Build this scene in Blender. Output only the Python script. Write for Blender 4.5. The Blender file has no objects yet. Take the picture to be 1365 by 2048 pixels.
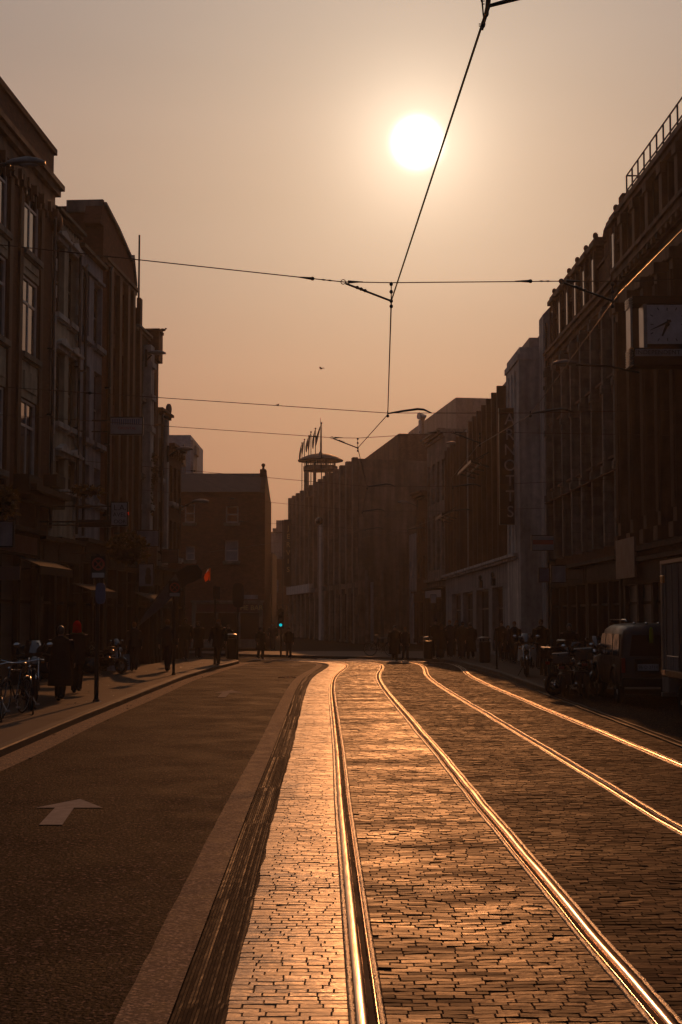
import bpy, bmesh, math, random
from mathutils import Vector, Matrix
import numpy as np
random.seed(7); rng = np.random.default_rng(7)
PI = math.pi; R = math.radians
scene = bpy.context.scene; COL = scene.collection
# ------------------------------------------------------------------ camera model (a point of the photograph -> the place)
F = 2844.0; CX = 682.5; CY = 1024.0; CH = 1.95; HY = 1235.0
PITCH = math.atan((HY - CY) / F)
def ray(x, y):
    u = (x - CX) / F; v = (CY - y) / F
    return Vector((u, math.cos(PITCH) - v * math.sin(PITCH), math.sin(PITCH) + v * math.cos(PITCH)))
def at(x, y, d):
    r = ray(x, y); t = d / r.y
    return Vector((r.x * t, d, CH + r.z * t))
def gnd(x, y, h=0.0):
    r = ray(x, y); t = (h - CH) / r.z
    return Vector((r.x * t, r.y * t, h))
def lerp(a, b, t): return a + (b - a) * t
def interp(pts, d):
    if d <= pts[0][0]: return pts[0][1]
    for (a, x), (b, y) in zip(pts, pts[1:]):
        if d <= b: return lerp(x, y, (d - a) / (b - a))
    return pts[-1][1]
# ------------------------------------------------------------------ materials
MATS = {}
def mat(name, col, rough=0.7, metal=0.0, var=0.25, nscale=3.0, bump=0.15, bscale=40.0, bdist=0.01, brick=None, emit=None,
        spec=0.5, rvar=0.1, coat=0.0, trans=0.0, ior=1.5, stretch=(1, 1, 1), streak=False):
    if name in MATS: return MATS[name]
    if rough >= 0.6 and ior == 1.5 and not metal: ior = 1.22; spec = min(spec, 0.4)
    m = bpy.data.materials.new(name); m.use_nodes = True; MATS[name] = m
    nt = m.node_tree; N = nt.nodes; L = nt.links
    b = N['Principled BSDF']
    b.inputs['Roughness'].default_value = rough; b.inputs['Metallic'].default_value = metal
    b.inputs['Specular IOR Level'].default_value = spec; b.inputs['Coat Weight'].default_value = coat
    b.inputs['Coat Roughness'].default_value = 0.08
    b.inputs['Transmission Weight'].default_value = trans; b.inputs['IOR'].default_value = ior
    tc = N.new('ShaderNodeTexCoord'); mp = N.new('ShaderNodeMapping'); mp.inputs['Scale'].default_value = stretch
    L.new(tc.outputs['Object'], mp.inputs['Vector'])
    no = N.new('ShaderNodeTexNoise'); no.inputs['Scale'].default_value = nscale; no.inputs['Detail'].default_value = 6
    no.inputs['Roughness'].default_value = 0.65
    L.new(mp.outputs[0], no.inputs['Vector'])
    c = Vector(col[:3])
    mx = N.new('ShaderNodeMix'); mx.data_type = 'RGBA'
    mx.inputs[6].default_value = (*(c * (1 - var)), 1); mx.inputs[7].default_value = (*[min(1, k) for k in c * (1 + var)], 1)
    rmp = N.new('ShaderNodeMapRange'); rmp.inputs[1].default_value = 0.3; rmp.inputs[2].default_value = 0.7
    L.new(no.outputs['Fac'], rmp.inputs[0]); L.new(rmp.outputs[0], mx.inputs[0])
    out = mx.outputs[2]
    hsrc = None
    if brick:
        sx, sz = brick[:2]
        sep = N.new('ShaderNodeSeparateXYZ'); L.new(tc.outputs['Object'], sep.inputs[0])
        ad = N.new('ShaderNodeMath'); L.new(sep.outputs[0], ad.inputs[0]); L.new(sep.outputs[1], ad.inputs[1])
        cb = N.new('ShaderNodeCombineXYZ'); L.new(ad.outputs[0], cb.inputs[0])
        if len(brick) > 2: L.new(sep.outputs[0], cb.inputs[0]); L.new(sep.outputs[1], cb.inputs[1])
        else: L.new(sep.outputs[2], cb.inputs[1])
        bt = N.new('ShaderNodeTexBrick'); L.new(cb.outputs[0], bt.inputs['Vector'])
        bt.inputs['Scale'].default_value = 1.0; bt.inputs['Brick Width'].default_value = sx; bt.inputs['Row Height'].default_value = sz
        bt.inputs['Mortar Size'].default_value = min(sx, sz) * 0.07; bt.inputs['Mortar Smooth'].default_value = 0.3
        bt.inputs['Color1'].default_value = (1, 1, 1, 1); bt.inputs['Color2'].default_value = (0.6, 0.6, 0.6, 1)
        bt.inputs['Mortar'].default_value = (0.75, 0.75, 0.75, 1)
        mul = N.new('ShaderNodeMix'); mul.data_type = 'RGBA'; mul.blend_type = 'MULTIPLY'; mul.inputs[0].default_value = 0.8
        L.new(out, mul.inputs[6]); L.new(bt.outputs['Color'], mul.inputs[7]); out = mul.outputs[2]
        hsrc = bt.outputs['Fac']
    if streak:
        n3 = N.new('ShaderNodeTexNoise'); n3.inputs['Scale'].default_value = 1.0; n3.inputs['Detail'].default_value = 4
        m3 = N.new('ShaderNodeMapping'); m3.inputs['Scale'].default_value = (2.4, 2.4, 0.25); L.new(tc.outputs['Object'], m3.inputs[0])
        L.new(m3.outputs[0], n3.inputs['Vector'])
        r3 = N.new('ShaderNodeMapRange'); r3.inputs[1].default_value = 0.35; r3.inputs[2].default_value = 0.65
        r3.inputs[3].default_value = 0.55; r3.inputs[4].default_value = 1.1
        L.new(n3.outputs['Fac'], r3.inputs[0])
        v3 = N.new('ShaderNodeVectorMath'); v3.operation = 'SCALE'; L.new(out, v3.inputs[0]); L.new(r3.outputs[0], v3.inputs['Scale'])
        out = v3.outputs[0]
    L.new(out, b.inputs['Base Color'])
    n2 = N.new('ShaderNodeTexNoise'); n2.inputs['Scale'].default_value = bscale; n2.inputs['Detail'].default_value = 4
    L.new(mp.outputs[0], n2.inputs['Vector'])
    if rvar:
        rr = N.new('ShaderNodeMapRange'); rr.inputs[1].default_value = 0.3; rr.inputs[2].default_value = 0.7
        rr.inputs[3].default_value = max(0.02, rough - rvar); rr.inputs[4].default_value = min(1, rough + rvar)
        L.new(no.outputs['Fac'], rr.inputs[0]); L.new(rr.outputs[0], b.inputs['Roughness'])
    if bump:
        bp = N.new('ShaderNodeBump'); bp.inputs['Strength'].default_value = bump; bp.inputs['Distance'].default_value = bdist
        L.new(n2.outputs['Fac'], bp.inputs['Height'])
        last = bp
        if hsrc is not None:
            b2 = N.new('ShaderNodeBump'); b2.invert = True; b2.inputs['Strength'].default_value = 0.6; b2.inputs['Distance'].default_value = 0.008
            L.new(hsrc, b2.inputs['Height']); L.new(bp.outputs[0], b2.inputs['Normal']); last = b2
        L.new(last.outputs[0], b.inputs['Normal'])
    if emit:
        b.inputs['Emission Color'].default_value = (*emit[:3], 1); b.inputs['Emission Strength'].default_value = emit[3]
    return m
M = dict(
 brick_brown=mat('brown brick', (0.11, 0.052, 0.034), 0.8, brick=(0.24, 0.08)),
 brick_red=mat('red brick', (0.155, 0.06, 0.036), 0.8, brick=(0.24, 0.08)),
 brick_dark=mat('sooty brick', (0.07, 0.045, 0.035), 0.85, brick=(0.24, 0.08)),
 stone=mat('grey limestone', (0.22, 0.19, 0.165), 0.7, brick=(0.7, 0.34), streak=True),
 stone_brown=mat('brown sandstone', (0.145, 0.078, 0.05), 0.65, streak=True, nscale=2),
 cream=mat('cream render', (0.42, 0.36, 0.27), 0.8, streak=True),
 greyr=mat('blue grey render', (0.26, 0.27, 0.30), 0.8, streak=True),
 pale=mat('pale render', (0.46, 0.43, 0.40), 0.75, streak=True),
 concrete=mat('precast concrete', (0.30, 0.285, 0.275), 0.8, streak=True, brick=(2.4, 3.4)),
 timberpaint=mat('dark shopfront paint', (0.022, 0.018, 0.016), 0.62, bump=0.05),
 redpaint=mat('dark red shopfront paint', (0.09, 0.02, 0.018), 0.4, bump=0.05),
 slate=mat('roof slate', (0.06, 0.06, 0.065), 0.6, brick=(0.3, 0.2)),
 lead=mat('zinc roof sheet', (0.16, 0.15, 0.15), 0.5, brick=(0.6, 9.0)),
 frame_pale=mat('white window paint', (0.42, 0.41, 0.40), 0.45, bump=0.03),
 frame_dark=mat('dark window metal', (0.04, 0.035, 0.03), 0.4, bump=0.03),
 glass=mat('window glass', (0.012, 0.013, 0.015), 0.05, var=0.3, nscale=1.2, bump=0.2, bscale=1.3, bdist=0.008, spec=0.5, rvar=0.03, ior=2.1),
 carglass=mat('tinted car glass', (0.008, 0.008, 0.01), 0.10, bump=0.03, ior=1.3),
 awning_dark=mat('dark awning cloth', (0.035, 0.03, 0.028), 0.9),
 blind=mat('pale window blind', (0.20, 0.22, 0.24), 0.7),
 shutter=mat('roller shutter steel', (0.10, 0.095, 0.09), 0.45, 0.4, brick=(50, 0.11)),
 iron=mat('black ironwork', (0.015, 0.014, 0.014), 0.35, 0.3, bump=0.05),
 steel=mat('galvanised steel', (0.28, 0.27, 0.26), 0.35, 0.9, bump=0.05),
 wire=mat('weathered copper wire', (0.10, 0.055, 0.035), 0.45, 0.6, bump=0.0, rvar=0),
 signwhite=mat('white sign panel', (0.30, 0.30, 0.32), 0.5, bump=0.02),
 dial=mat('milky dial glass', (0.50, 0.49, 0.52), 0.5, bump=0.02),
 signblue=mat('blue sign enamel', (0.03, 0.07, 0.16), 0.4, bump=0.02),
 signred=mat('red sign enamel', (0.32, 0.04, 0.03), 0.45, bump=0.02),
 signpink=mat('faded pink sign panel', (0.09, 0.046, 0.038), 0.5, bump=0.02),
 signdark=mat('dark sign panel', (0.022, 0.02, 0.02), 0.62, bump=0.02),
 black=mat('black lettering', (0.012, 0.012, 0.012), 0.5, bump=0),
 lettergrey=mat('brushed grey lettering', (0.30, 0.29, 0.28), 0.35, 0.4, bump=0),
 letteryellow=mat('pale yellow lettering', (0.55, 0.45, 0.18), 0.5, bump=0),
 letterred=mat('red lettering', (0.30, 0.05, 0.04), 0.5, bump=0),
 rubber=mat('tyre rubber', (0.018, 0.018, 0.018), 0.75),
 chrome=mat('chrome', (0.55, 0.55, 0.55), 0.12, 1.0, bump=0, rvar=0.04),
 paint_black=mat('black vehicle paint', (0.012, 0.012, 0.014), 0.25, coat=1.0, bump=0.02, var=0.1),
 paint_blue=mat('dark blue grey car paint', (0.008, 0.010, 0.015), 0.38, 0.0, spec=0.35, coat=0.12, bump=0.02, var=0.1),
 truckwhite=mat('grubby white van body', (0.15, 0.135, 0.125), 0.6, bump=0.03, streak=True),
 lens_red=mat('red lamp lens', (0.20, 0.015, 0.01), 0.2, coat=0.6, bump=0.05, bscale=120),
 lens_orange=mat('amber lamp lens', (0.35, 0.12, 0.01), 0.2, coat=0.6, bump=0.05, bscale=120),
 lens_clear=mat('clear lamp lens', (0.25, 0.25, 0.25), 0.15, coat=0.6, bump=0.1, bscale=90),
 hiviz=mat('yellow safety cloth', (0.16, 0.22, 0.01), 0.7),
 skin=mat('skin', (0.30, 0.17, 0.12), 0.5, var=0.08, bump=0.05),
 hair_brown=mat('brown hair', (0.05, 0.022, 0.010), 0.38, spec=0.8, stretch=(30, 30, 3), bump=0.5),
 hair_fair=mat('fair hair', (0.22, 0.10, 0.035), 0.4, spec=0.8, stretch=(30, 30, 3), bump=0.5),
 hair_black=mat('black hair', (0.012, 0.01, 0.009), 0.35, spec=0.8, stretch=(30, 30, 3), bump=0.5),
 red_wool=mat('bright red wool', (0.42, 0.008, 0.014), 0.6, bump=0.5, bscale=120, spec=0.6),
 coat_black=mat('black coat cloth', (0.012, 0.012, 0.013), 0.85, bump=0.3, bscale=90, spec=0.2),
 coat_navy=mat('navy coat cloth', (0.014, 0.016, 0.024), 0.85, bump=0.3, bscale=90, spec=0.2),
 coat_brown=mat('dark brown jacket cloth', (0.025, 0.017, 0.012), 0.85, bump=0.3, bscale=90, spec=0.2),
 denim=mat('dark denim', (0.02, 0.023, 0.032), 0.85, bump=0.3, bscale=90, spec=0.2),
 leather=mat('black leather', (0.012, 0.011, 0.010), 0.3, bump=0.2, bscale=60),
 bird=mat('dark plumage', (0.03, 0.03, 0.03), 0.6),
 leaf=mat('dark glossy leaf', (0.03, 0.035, 0.012), 0.22, var=0.5, nscale=8, bump=0.1, spec=0.7),
 tubwood=mat('dark stained timber', (0.05, 0.03, 0.02), 0.6),
 canvas_dark=mat('black banner cloth', (0.02, 0.02, 0.022), 0.8),
 canvas_grey=mat('grey banner cloth', (0.10, 0.10, 0.115), 0.8),
 flag_orange=mat('orange flag cloth', (0.75, 0.16, 0.02), 0.7),
 flag_white=mat('white flag cloth', (0.7, 0.68, 0.65), 0.7),
 flag_dark=mat('dark flag cloth', (0.05, 0.04, 0.05), 0.8),
 mallstone=mat('buff mall cladding', (0.27, 0.20, 0.15), 0.8, brick=(1.8, 1.2), streak=True),
 mallbrick=mat('brown mall brick', (0.20, 0.12, 0.085), 0.8, brick=(0.24, 0.08), streak=True),
 zinc=mat('grey standing seam cladding', (0.24, 0.22, 0.21), 0.6, brick=(0.8, 30.0)),
 farblue=mat('pale blue cladding', (0.30, 0.36, 0.42), 0.6, brick=(1.2, 1.2)),
 greenlamp=mat('lit green signal lens', (0.0, 0.4, 0.4), 0.4, bump=0, emit=(0.0, 0.80, 0.95, 1.8)),
 redlamp=mat('lit red sign lamp', (0.4, 0.0, 0.0), 0.4, bump=0, emit=(1.0, 0.06, 0.02, 0.7)),
)
def translucent(m, col):
    nt = m.node_tree; N = nt.nodes; L = nt.links; t = N.new('ShaderNodeBsdfTranslucent'); t.inputs[0].default_value = (*col, 1); mx = N.new('ShaderNodeMixShader'); mx.inputs[0].default_value = 0.7
    L.new(N['Principled BSDF'].outputs[0], mx.inputs[1]); L.new(t.outputs[0], mx.inputs[2]); L.new(mx.outputs[0], N['Material Output'].inputs['Surface'])
translucent(M['flag_orange'], (0.85, 0.26, 0.04)); translucent(M['flag_white'], (0.8, 0.7, 0.6)); translucent(M['hair_fair'], (0.30, 0.10, 0.025)); translucent(M['hair_brown'], (0.08, 0.025, 0.008)); translucent(M['red_wool'], (0.95, 0.012, 0.025)); translucent(M['leaf'], (0.05, 0.035, 0.008))
# ------------------------------------------------------------------ mesh builder
class MB:
    def __init__(s): s.v = []; s.f = []
    def add(s, vs, fs):
        o = len(s.v); s.v += [tuple(v) for v in vs]; s.f += [tuple(i + o for i in f) for f in fs]; return s
    def box(s, x0, x1, y0, y1, z0, z1):
        if x0 > x1: x0, x1 = x1, x0
        if y0 > y1: y0, y1 = y1, y0
        if z0 > z1: z0, z1 = z1, z0
        return s.add([(x0,y0,z0),(x1,y0,z0),(x1,y1,z0),(x0,y1,z0),(x0,y0,z1),(x1,y0,z1),(x1,y1,z1),(x0,y1,z1)],
                     [(0,3,2,1),(4,5,6,7),(0,1,5,4),(1,2,6,5),(2,3,7,6),(3,0,4,7)])
    def loft(s, rings, cap=True, close=True):
        n = len(rings[0]); vs = [p for r in rings for p in r]; fs = []
        for i in range(len(rings) - 1):
            for j in range(n if close else n - 1):
                k = (j + 1) % n
                fs.append((i*n + j, i*n + k, (i+1)*n + k, (i+1)*n + j))
        if cap: fs.append(tuple(reversed(range(n)))); fs.append(tuple((len(rings)-1)*n + j for j in range(n)))
        return s.add(vs, fs)
    def tube(s, pts, r, n=8, cap=True):
        pts = [Vector(p) for p in pts]; rings = []
        rs = r if isinstance(r, (list, tuple)) else [r] * len(pts)
        up = None
        for i, p in enumerate(pts):
            t = (pts[min(i+1, len(pts)-1)] - pts[max(i-1, 0)]).normalized()
            if up is None: up = Vector((0,0,1)) if abs(t.z) < 0.9 else Vector((1,0,0))
            a = t.cross(up)
            if a.length < 1e-4: a = t.cross(Vector((0,1,0.1)))
            a.normalize(); b = t.cross(a).normalized(); up = -b if (-b).dot(up) > 0 else b
            rings.append([p + (a * math.cos(2*PI*j/n) + b * math.sin(2*PI*j/n)) * rs[i] for j in range(n)])
        return s.loft(rings, cap)
    def ell(s, c, r, n=12, m=8, rot=None):
        c = Vector(c); rings = []
        for i in range(1, m):
            a = PI * i / m
            ring = []
            for j in range(n):
                p = Vector((r[0]*math.sin(a)*math.cos(2*PI*j/n), r[1]*math.sin(a)*math.sin(2*PI*j/n), -r[2]*math.cos(a)))
                if rot: p = rot @ p
                ring.append(c + p)
            rings.append(ring)
        return s.loft(rings)
    def poly(s, pts, vec):
        pts = [Vector(p) for p in pts]; vec = Vector(vec); return s.loft([pts, [p + vec for p in pts]])
    def torus(s, c, R_, r, axis='x', n=24, m=8, a0=0, a1=2*PI):
        rings = []; full = abs(a1 - a0 - 2*PI) < 1e-6
        for i in range(n + (0 if full else 1)):
            a = a0 + (a1 - a0) * i / n; ring = []
            for j in range(m):
                b = 2*PI*j/m; q = R_ + r*math.cos(b); w = r*math.sin(b)
                if axis == 'x': p = (w, q*math.cos(a), q*math.sin(a))
                elif axis == 'y': p = (q*math.cos(a), w, q*math.sin(a))
                else: p = (q*math.cos(a), q*math.sin(a), w)
                ring.append(Vector(c) + Vector(p))
            rings.append(ring)
        if full:
            rings.append(rings[0]); return s.loft(rings, cap=False)
        return s.loft(rings)
    def build(s, name, m, parent=None, smooth=False, bevel=0.0):
        me = bpy.data.meshes.new(name); me.from_pydata(s.v, [], s.f)
        bm = bmesh.new(); bm.from_mesh(me); bmesh.ops.remove_doubles(bm, verts=bm.verts, dist=1e-5) if smooth else None
        bmesh.ops.recalc_face_normals(bm, faces=bm.faces); bm.to_mesh(me); bm.free()
        if smooth:
            me.polygons.foreach_set('use_smooth', [True] * len(me.polygons))
        me.materials.append(m); o = bpy.data.objects.new(name, me); COL.objects.link(o)
        if parent: o.parent = parent
        if bevel:
            md = o.modifiers.new('bevel', 'BEVEL'); md.width = bevel; md.segments = 2; md.limit_method = 'ANGLE'
        return o
def tag(o, label=None, cat=None, group=None, kind=None):
    if label: o['label'] = label
    if cat: o['category'] = cat
    if group: o['group'] = group
    if kind: o['kind'] = kind
    return o
def thing(name, label, cat, loc=(0,0,0), rz=0.0, group=None):
    o = bpy.data.objects.new(name, None); COL.objects.link(o); o.empty_display_size = 0.3
    o.location = loc; o.rotation_euler = (0, 0, rz); return tag(o, label, cat, group)
def dup(root, loc=None, rz=None, label=None, group=None, scale=None):
    def cp(o, par):
        c = o.copy(); COL.objects.link(c)
        if par: c.parent = par
        for ch in [k for k in o.children]: cp(ch, c)
        return c
    r = cp(root, None)
    if loc is not None: r.location = loc
    if rz is not None: r.rotation_euler = (0, 0, rz)
    if scale: r.scale = (scale,)*3 if isinstance(scale, (int, float)) else scale
    if label: r['label'] = label
    if group: r['group'] = group
    return r
def text(name, s, size, m, parent, loc, rot, depth=0.01, align='CENTER', spacing=1.0, sx=1.0):
    cu = bpy.data.curves.new(name, 'FONT'); cu.body = s; cu.size = size; cu.extrude = depth; cu.align_x = align; cu.align_y = 'CENTER'
    cu.space_character = spacing; cu.space_line = 0.95
    t = bpy.data.objects.new(name + '_tmp', cu); COL.objects.link(t)
    dg = bpy.context.evaluated_depsgraph_get(); me = bpy.data.meshes.new_from_object(t.evaluated_get(dg))
    bpy.data.objects.remove(t); bpy.data.curves.remove(cu)
    me.materials.clear(); me.materials.append(m); me.name = name
    o = bpy.data.objects.new(name, me); COL.objects.link(o); o.parent = parent; o.location = loc; o.rotation_euler = rot
    o.scale = (sx, 1, 1); return o
# ------------------------------------------------------------------ facade frame
class Fac:
    """A facade: starts at P0, runs along u; local x = along, local y*sg = out to the street."""
    def __init__(s, P0, P1, sg):
        s.P0 = Vector((P0[0], P0[1], 0)); d = Vector((P1[0]-P0[0], P1[1]-P0[1], 0)); s.L = d.length; s.u = d.normalized()
        s.rz = math.atan2(s.u.y, s.u.x); s.sg = sg; s.n = Vector((-s.u.y, s.u.x, 0)) * sg
    def hit(s, x, y, out=0.0):
        r = ray(x, y); q = s.P0 + s.n * out
        # q + u*a = r*t (plan)
        det = s.u.x * (-r.y) - (-r.x) * s.u.y
        a = ((-q.x) * (-r.y) - (-r.x) * (-q.y)) / det
        t = (q.x + s.u.x * a) / r.x if abs(r.x) > 1e-3 else (q.y + s.u.y * a) / r.y
        return a, CH + r.z * t
    def s_at(s, x, y=900): return s.hit(x, y)[0]
    def z_at(s, x, y): return s.hit(x, y)[1]
    def rect(s, x0, x1, ytop, ybot):
        xc = (x0 + x1) / 2; return (s.s_at(x0, (ytop+ybot)/2), s.s_at(x1, (ytop+ybot)/2), s.z_at(xc, ybot), s.z_at(xc, ytop))
def cell_wall(mb, L, z0, z1, holes, sg, rev=0.22, y=0.0):
    xs = sorted({0.0, L, *[h[0] for h in holes], *[h[1] for h in holes]}); zs = sorted({z0, z1, *[h[2] for h in holes], *[h[3] for h in holes]})
    xs = [x for x in xs if -1e-6 <= x <= L + 1e-6]; zs = [z for z in zs if z0 - 1e-6 <= z <= z1 + 1e-6]
    for a, b in zip(xs, xs[1:]):
        run = None
        for c, d in zip(zs, zs[1:]):
            mx, mz = (a+b)/2, (c+d)/2
            hole = any(h[0] < mx < h[1] and h[2] < mz < h[3] for h in holes)
            if not hole: run = (run[0], d) if run else (c, d)
            if hole or d == zs[-1]:
                if run: mb.add([(a,y,run[0]),(b,y,run[0]),(b,y,run[1]),(a,y,run[1])], [(0,1,2,3)])
                run = None
    for h in holes:
        yi = y - sg * rev; a, b, c, d = h[:4]
        mb.add([(a,y,c),(b,y,c),(b,y,d),(a,y,d),(a,yi,c),(b,yi,c),(b,yi,d),(a,yi,d)], [(0,1,5,4),(1,2,6,5),(2,3,7,6),(3,0,4,7)])
def window(parent, sg, r, style='sash', fm=None, gm=None, sill=None, rev=0.22, hood=None):
    """one window: frame with bars, its pane, and where asked a sill and hood"""
    fm = fm or M['frame_pale']; gm = gm or M['glass']; a, b, c, d = r[:4]; w = 0.07; yo = -sg * (rev - 0.05); yi = -sg * (rev + 0.02)
    f = MB(); f.box(a, a+w, yo, yi, c, d); f.box(b-w, b, yo, yi, c, d); f.box(a+w, b-w, yo, yi, c, c+w); f.box(a+w, b-w, yo, yi, d-w, d)
    ym = -sg * (rev - 0.03)
    if style == 'sash': f.box(a+w, b-w, ym, yi, (c+d)/2-0.03, (c+d)/2+0.03)
    if style == 'cross':
        zz = lerp(c, d, 0.68); f.box(a+w, b-w, ym, yi, zz-0.035, zz+0.035); f.box((a+b)/2-0.03, (a+b)/2+0.03, ym, yi, c+w, d-w)
    if style == 'grid':
        n = max(2, int((b-a)/0.55)); k = max(2, int((d-c)/0.8))
        for i in range(1, n): x = lerp(a, b, i/n); f.box(x-0.02, x+0.02, ym, yi, c+w, d-w)
        for i in range(1, k): z = lerp(c, d, i/k); f.box(a+w, b-w, ym+sg*0.004, yi, z-0.02, z+0.02)
    fo = f.build('window', fm, parent)
    p = MB(); yp = -sg * rev; tilt = random.uniform(-0.006, 0.006)
    p.add([(a+0.02, yp+tilt, c+0.02), (b-0.02, yp-tilt, c+0.02), (b-0.02, yp-tilt, d-0.02), (a+0.02, yp+tilt, d-0.02)], [(0,1,2,3)])
    p.build('pane', gm, fo)
    if sill:
        q = MB(); q.box(a-0.12, b+0.12, 0.003*sg, sg*0.16, c-0.16, c-0.002); q.box(a-0.08, b+0.08, 0.003*sg, sg*0.10, c-0.22, c-0.162)
        q.build('sill', sill, fo)
    if hood:
        q = MB(); q.box(a-0.15, b+0.15, 0.003*sg, sg*0.22, d+0.14, d+0.22); q.box(a-0.1, b+0.1, 0.003*sg, sg*0.10, d+0.004, d+0.138)
        xm = (a+b)/2; q.poly([(a-0.15, 0.003*sg, d+0.222), (b+0.15, 0.003*sg, d+0.222), (xm, 0.003*sg, d+0.42)], (0, sg*0.18, 0))
        q.build('hood', hood, fo)
    return fo
def body(mb, F_, H, depth, holes, prof=None, z0=0.0, rev=0.22, HL=None, HR=None):
    """shell of a building: pierced front, two sides, back, flat top"""
    L, sg = F_.L, F_.sg
    cell_wall(mb, L, z0, H, holes, sg, rev)
    hl, hr = H, H
    if prof:
        pts = [(0,0,H)] + [(a,0,z) for a, z in prof] + [(L,0,H)]
        mb.add(pts, [tuple(range(len(pts)))]); hl = prof[0][1]; hr = prof[-1][1]
    yb = -sg * depth
    mb.add([(0,0,z0),(0,yb,z0),(0,yb,hl),(0,0,hl)], [(0,1,2,3)]); mb.add([(L,0,z0),(L,yb,z0),(L,yb,hr),(L,0,hr)], [(0,1,2,3)])
    mb.add([(0,yb,z0),(L,yb,z0),(L,yb,hr),(0,yb,hl)], [(0,1,2,3)])
    tops = prof if prof else [(0,H),(L,H)]
    for (a, za), (b, zb) in zip(tops, tops[1:]):
        k = 0.02
        mb.add([(a,0,za-k),(b,0,zb-k),(b,yb,zb-k),(a,yb,za-k)], [(0,1,2,3)])
def cornice(parent, L, sg, z, steps, m, name='cornice', x0=0.0, ends=0.0, brackets=None):
    mb = MB()
    zz = z
    for h, o in steps:
        mb.box(x0 - min(o, ends), L + min(o, ends), 0.003*sg, sg*o, zz, zz + h - 0.002); zz += h
    if brackets:
        n, w, h, o = brackets
        for i in range(n):
            x = lerp(x0 + w, L - w, i/(n-1)); mb.box(x-w/2, x+w/2, 0.004*sg, sg*o, z-h, z-0.002)
            mb.box(x-w/2, x+w/2, 0.004*sg, sg*o*0.5, z-h*1.6, z-h-0.002)
    return mb.build(name, m, parent)
SUN_E = 2.6; SKY_S = 0.05; HAZE = 0.0005; EXPO = -1.35
# ------------------------------------------------------------------ track geometry
SP = [(0,0.92),(6.8,0.85),(15.2,0.735),(21,0.685),(31.5,0.55),(38,0.47),(43.3,0.458),(47,0.50),(50.4,0.62),(54,0.82),(57.2,0.93),(59.5,0.93),
      (61,0.80),(62.5,0.35),(64,-0.5),(66,-2.4),(70,-6.6),(78,-15)]
_d = np.array([p[0] for p in SP]); _x = np.array([p[1] for p in SP])
def S(d):   # smoothed centre line of the first track (mean over a short window)
    ds = d + np.linspace(-1.4, 1.4, 9) if d > 12 else d + np.linspace(-0.2, 0.2, 3)
    return float(np.interp(ds, _d, _x).mean())
def dsteps(a, b, near=0.5, far=0.5):
    out = [a]
    while out[-1] < b: out.append(min(b, out[-1] + near))
    return out
def ribbon(name, fa, fb, d0, d1, z, m, step=0.5, parent=None, n=1):
    ds = dsteps(d0, d1, step); vs = []; fs = []
    for d in ds:
        for k in range(n + 1): vs.append((lerp(fa(d), fb(d), k/n), d, z))
    for i in range(len(ds) - 1):
        for k in range(n): a = i*(n+1) + k; fs.append((a, a+1, a+n+2, a+n+1))
    return MB().add(vs, fs).build(name, m, parent)
def r1(d): return S(d) - 0.7175
KL = [(0,-4.7),(20,-4.76),(26,-4.86),(36,-4.92),(45,-4.95),(53,-4.72),(58,-4.42),(61,-4.3),(62,-4.6),(62.8,-5.6),(63.0,-7.5)]
def kl(d): return interp(KL, d)
KR = [(0,5.22),(22,5.26),(36,5.3),(48,5.34),(55,5.15),(60,4.9),(63,4.4),(65,3.4),(66.5,1.6),(68,-0.6),(72,-5),(78,-13)]
def kr(d): return interp(KR, d)
from mathutils import noise as mnoise
def wav(x, y):  # gentle settlement of the paving
    return 0.010*mnoise.noise(Vector((x*0.30, y*0.38, 3.1))) + 0.008*mnoise.noise(Vector((x*0.35, y*1.0, 9.7))) + 0.003*mnoise.noise(Vector((x*0.8, y*3.0, 1.2)))
def wavs(x, y):  # the setts also roll a few millimetres across the lane, between the rails
    return wav(x, y) + 0.0046*mnoise.noise(Vector((x*0.22, y*1.15, 4.4))) + 0.0022*mnoise.noise(Vector((x*0.35, y*3.1, 6.1)))
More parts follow.
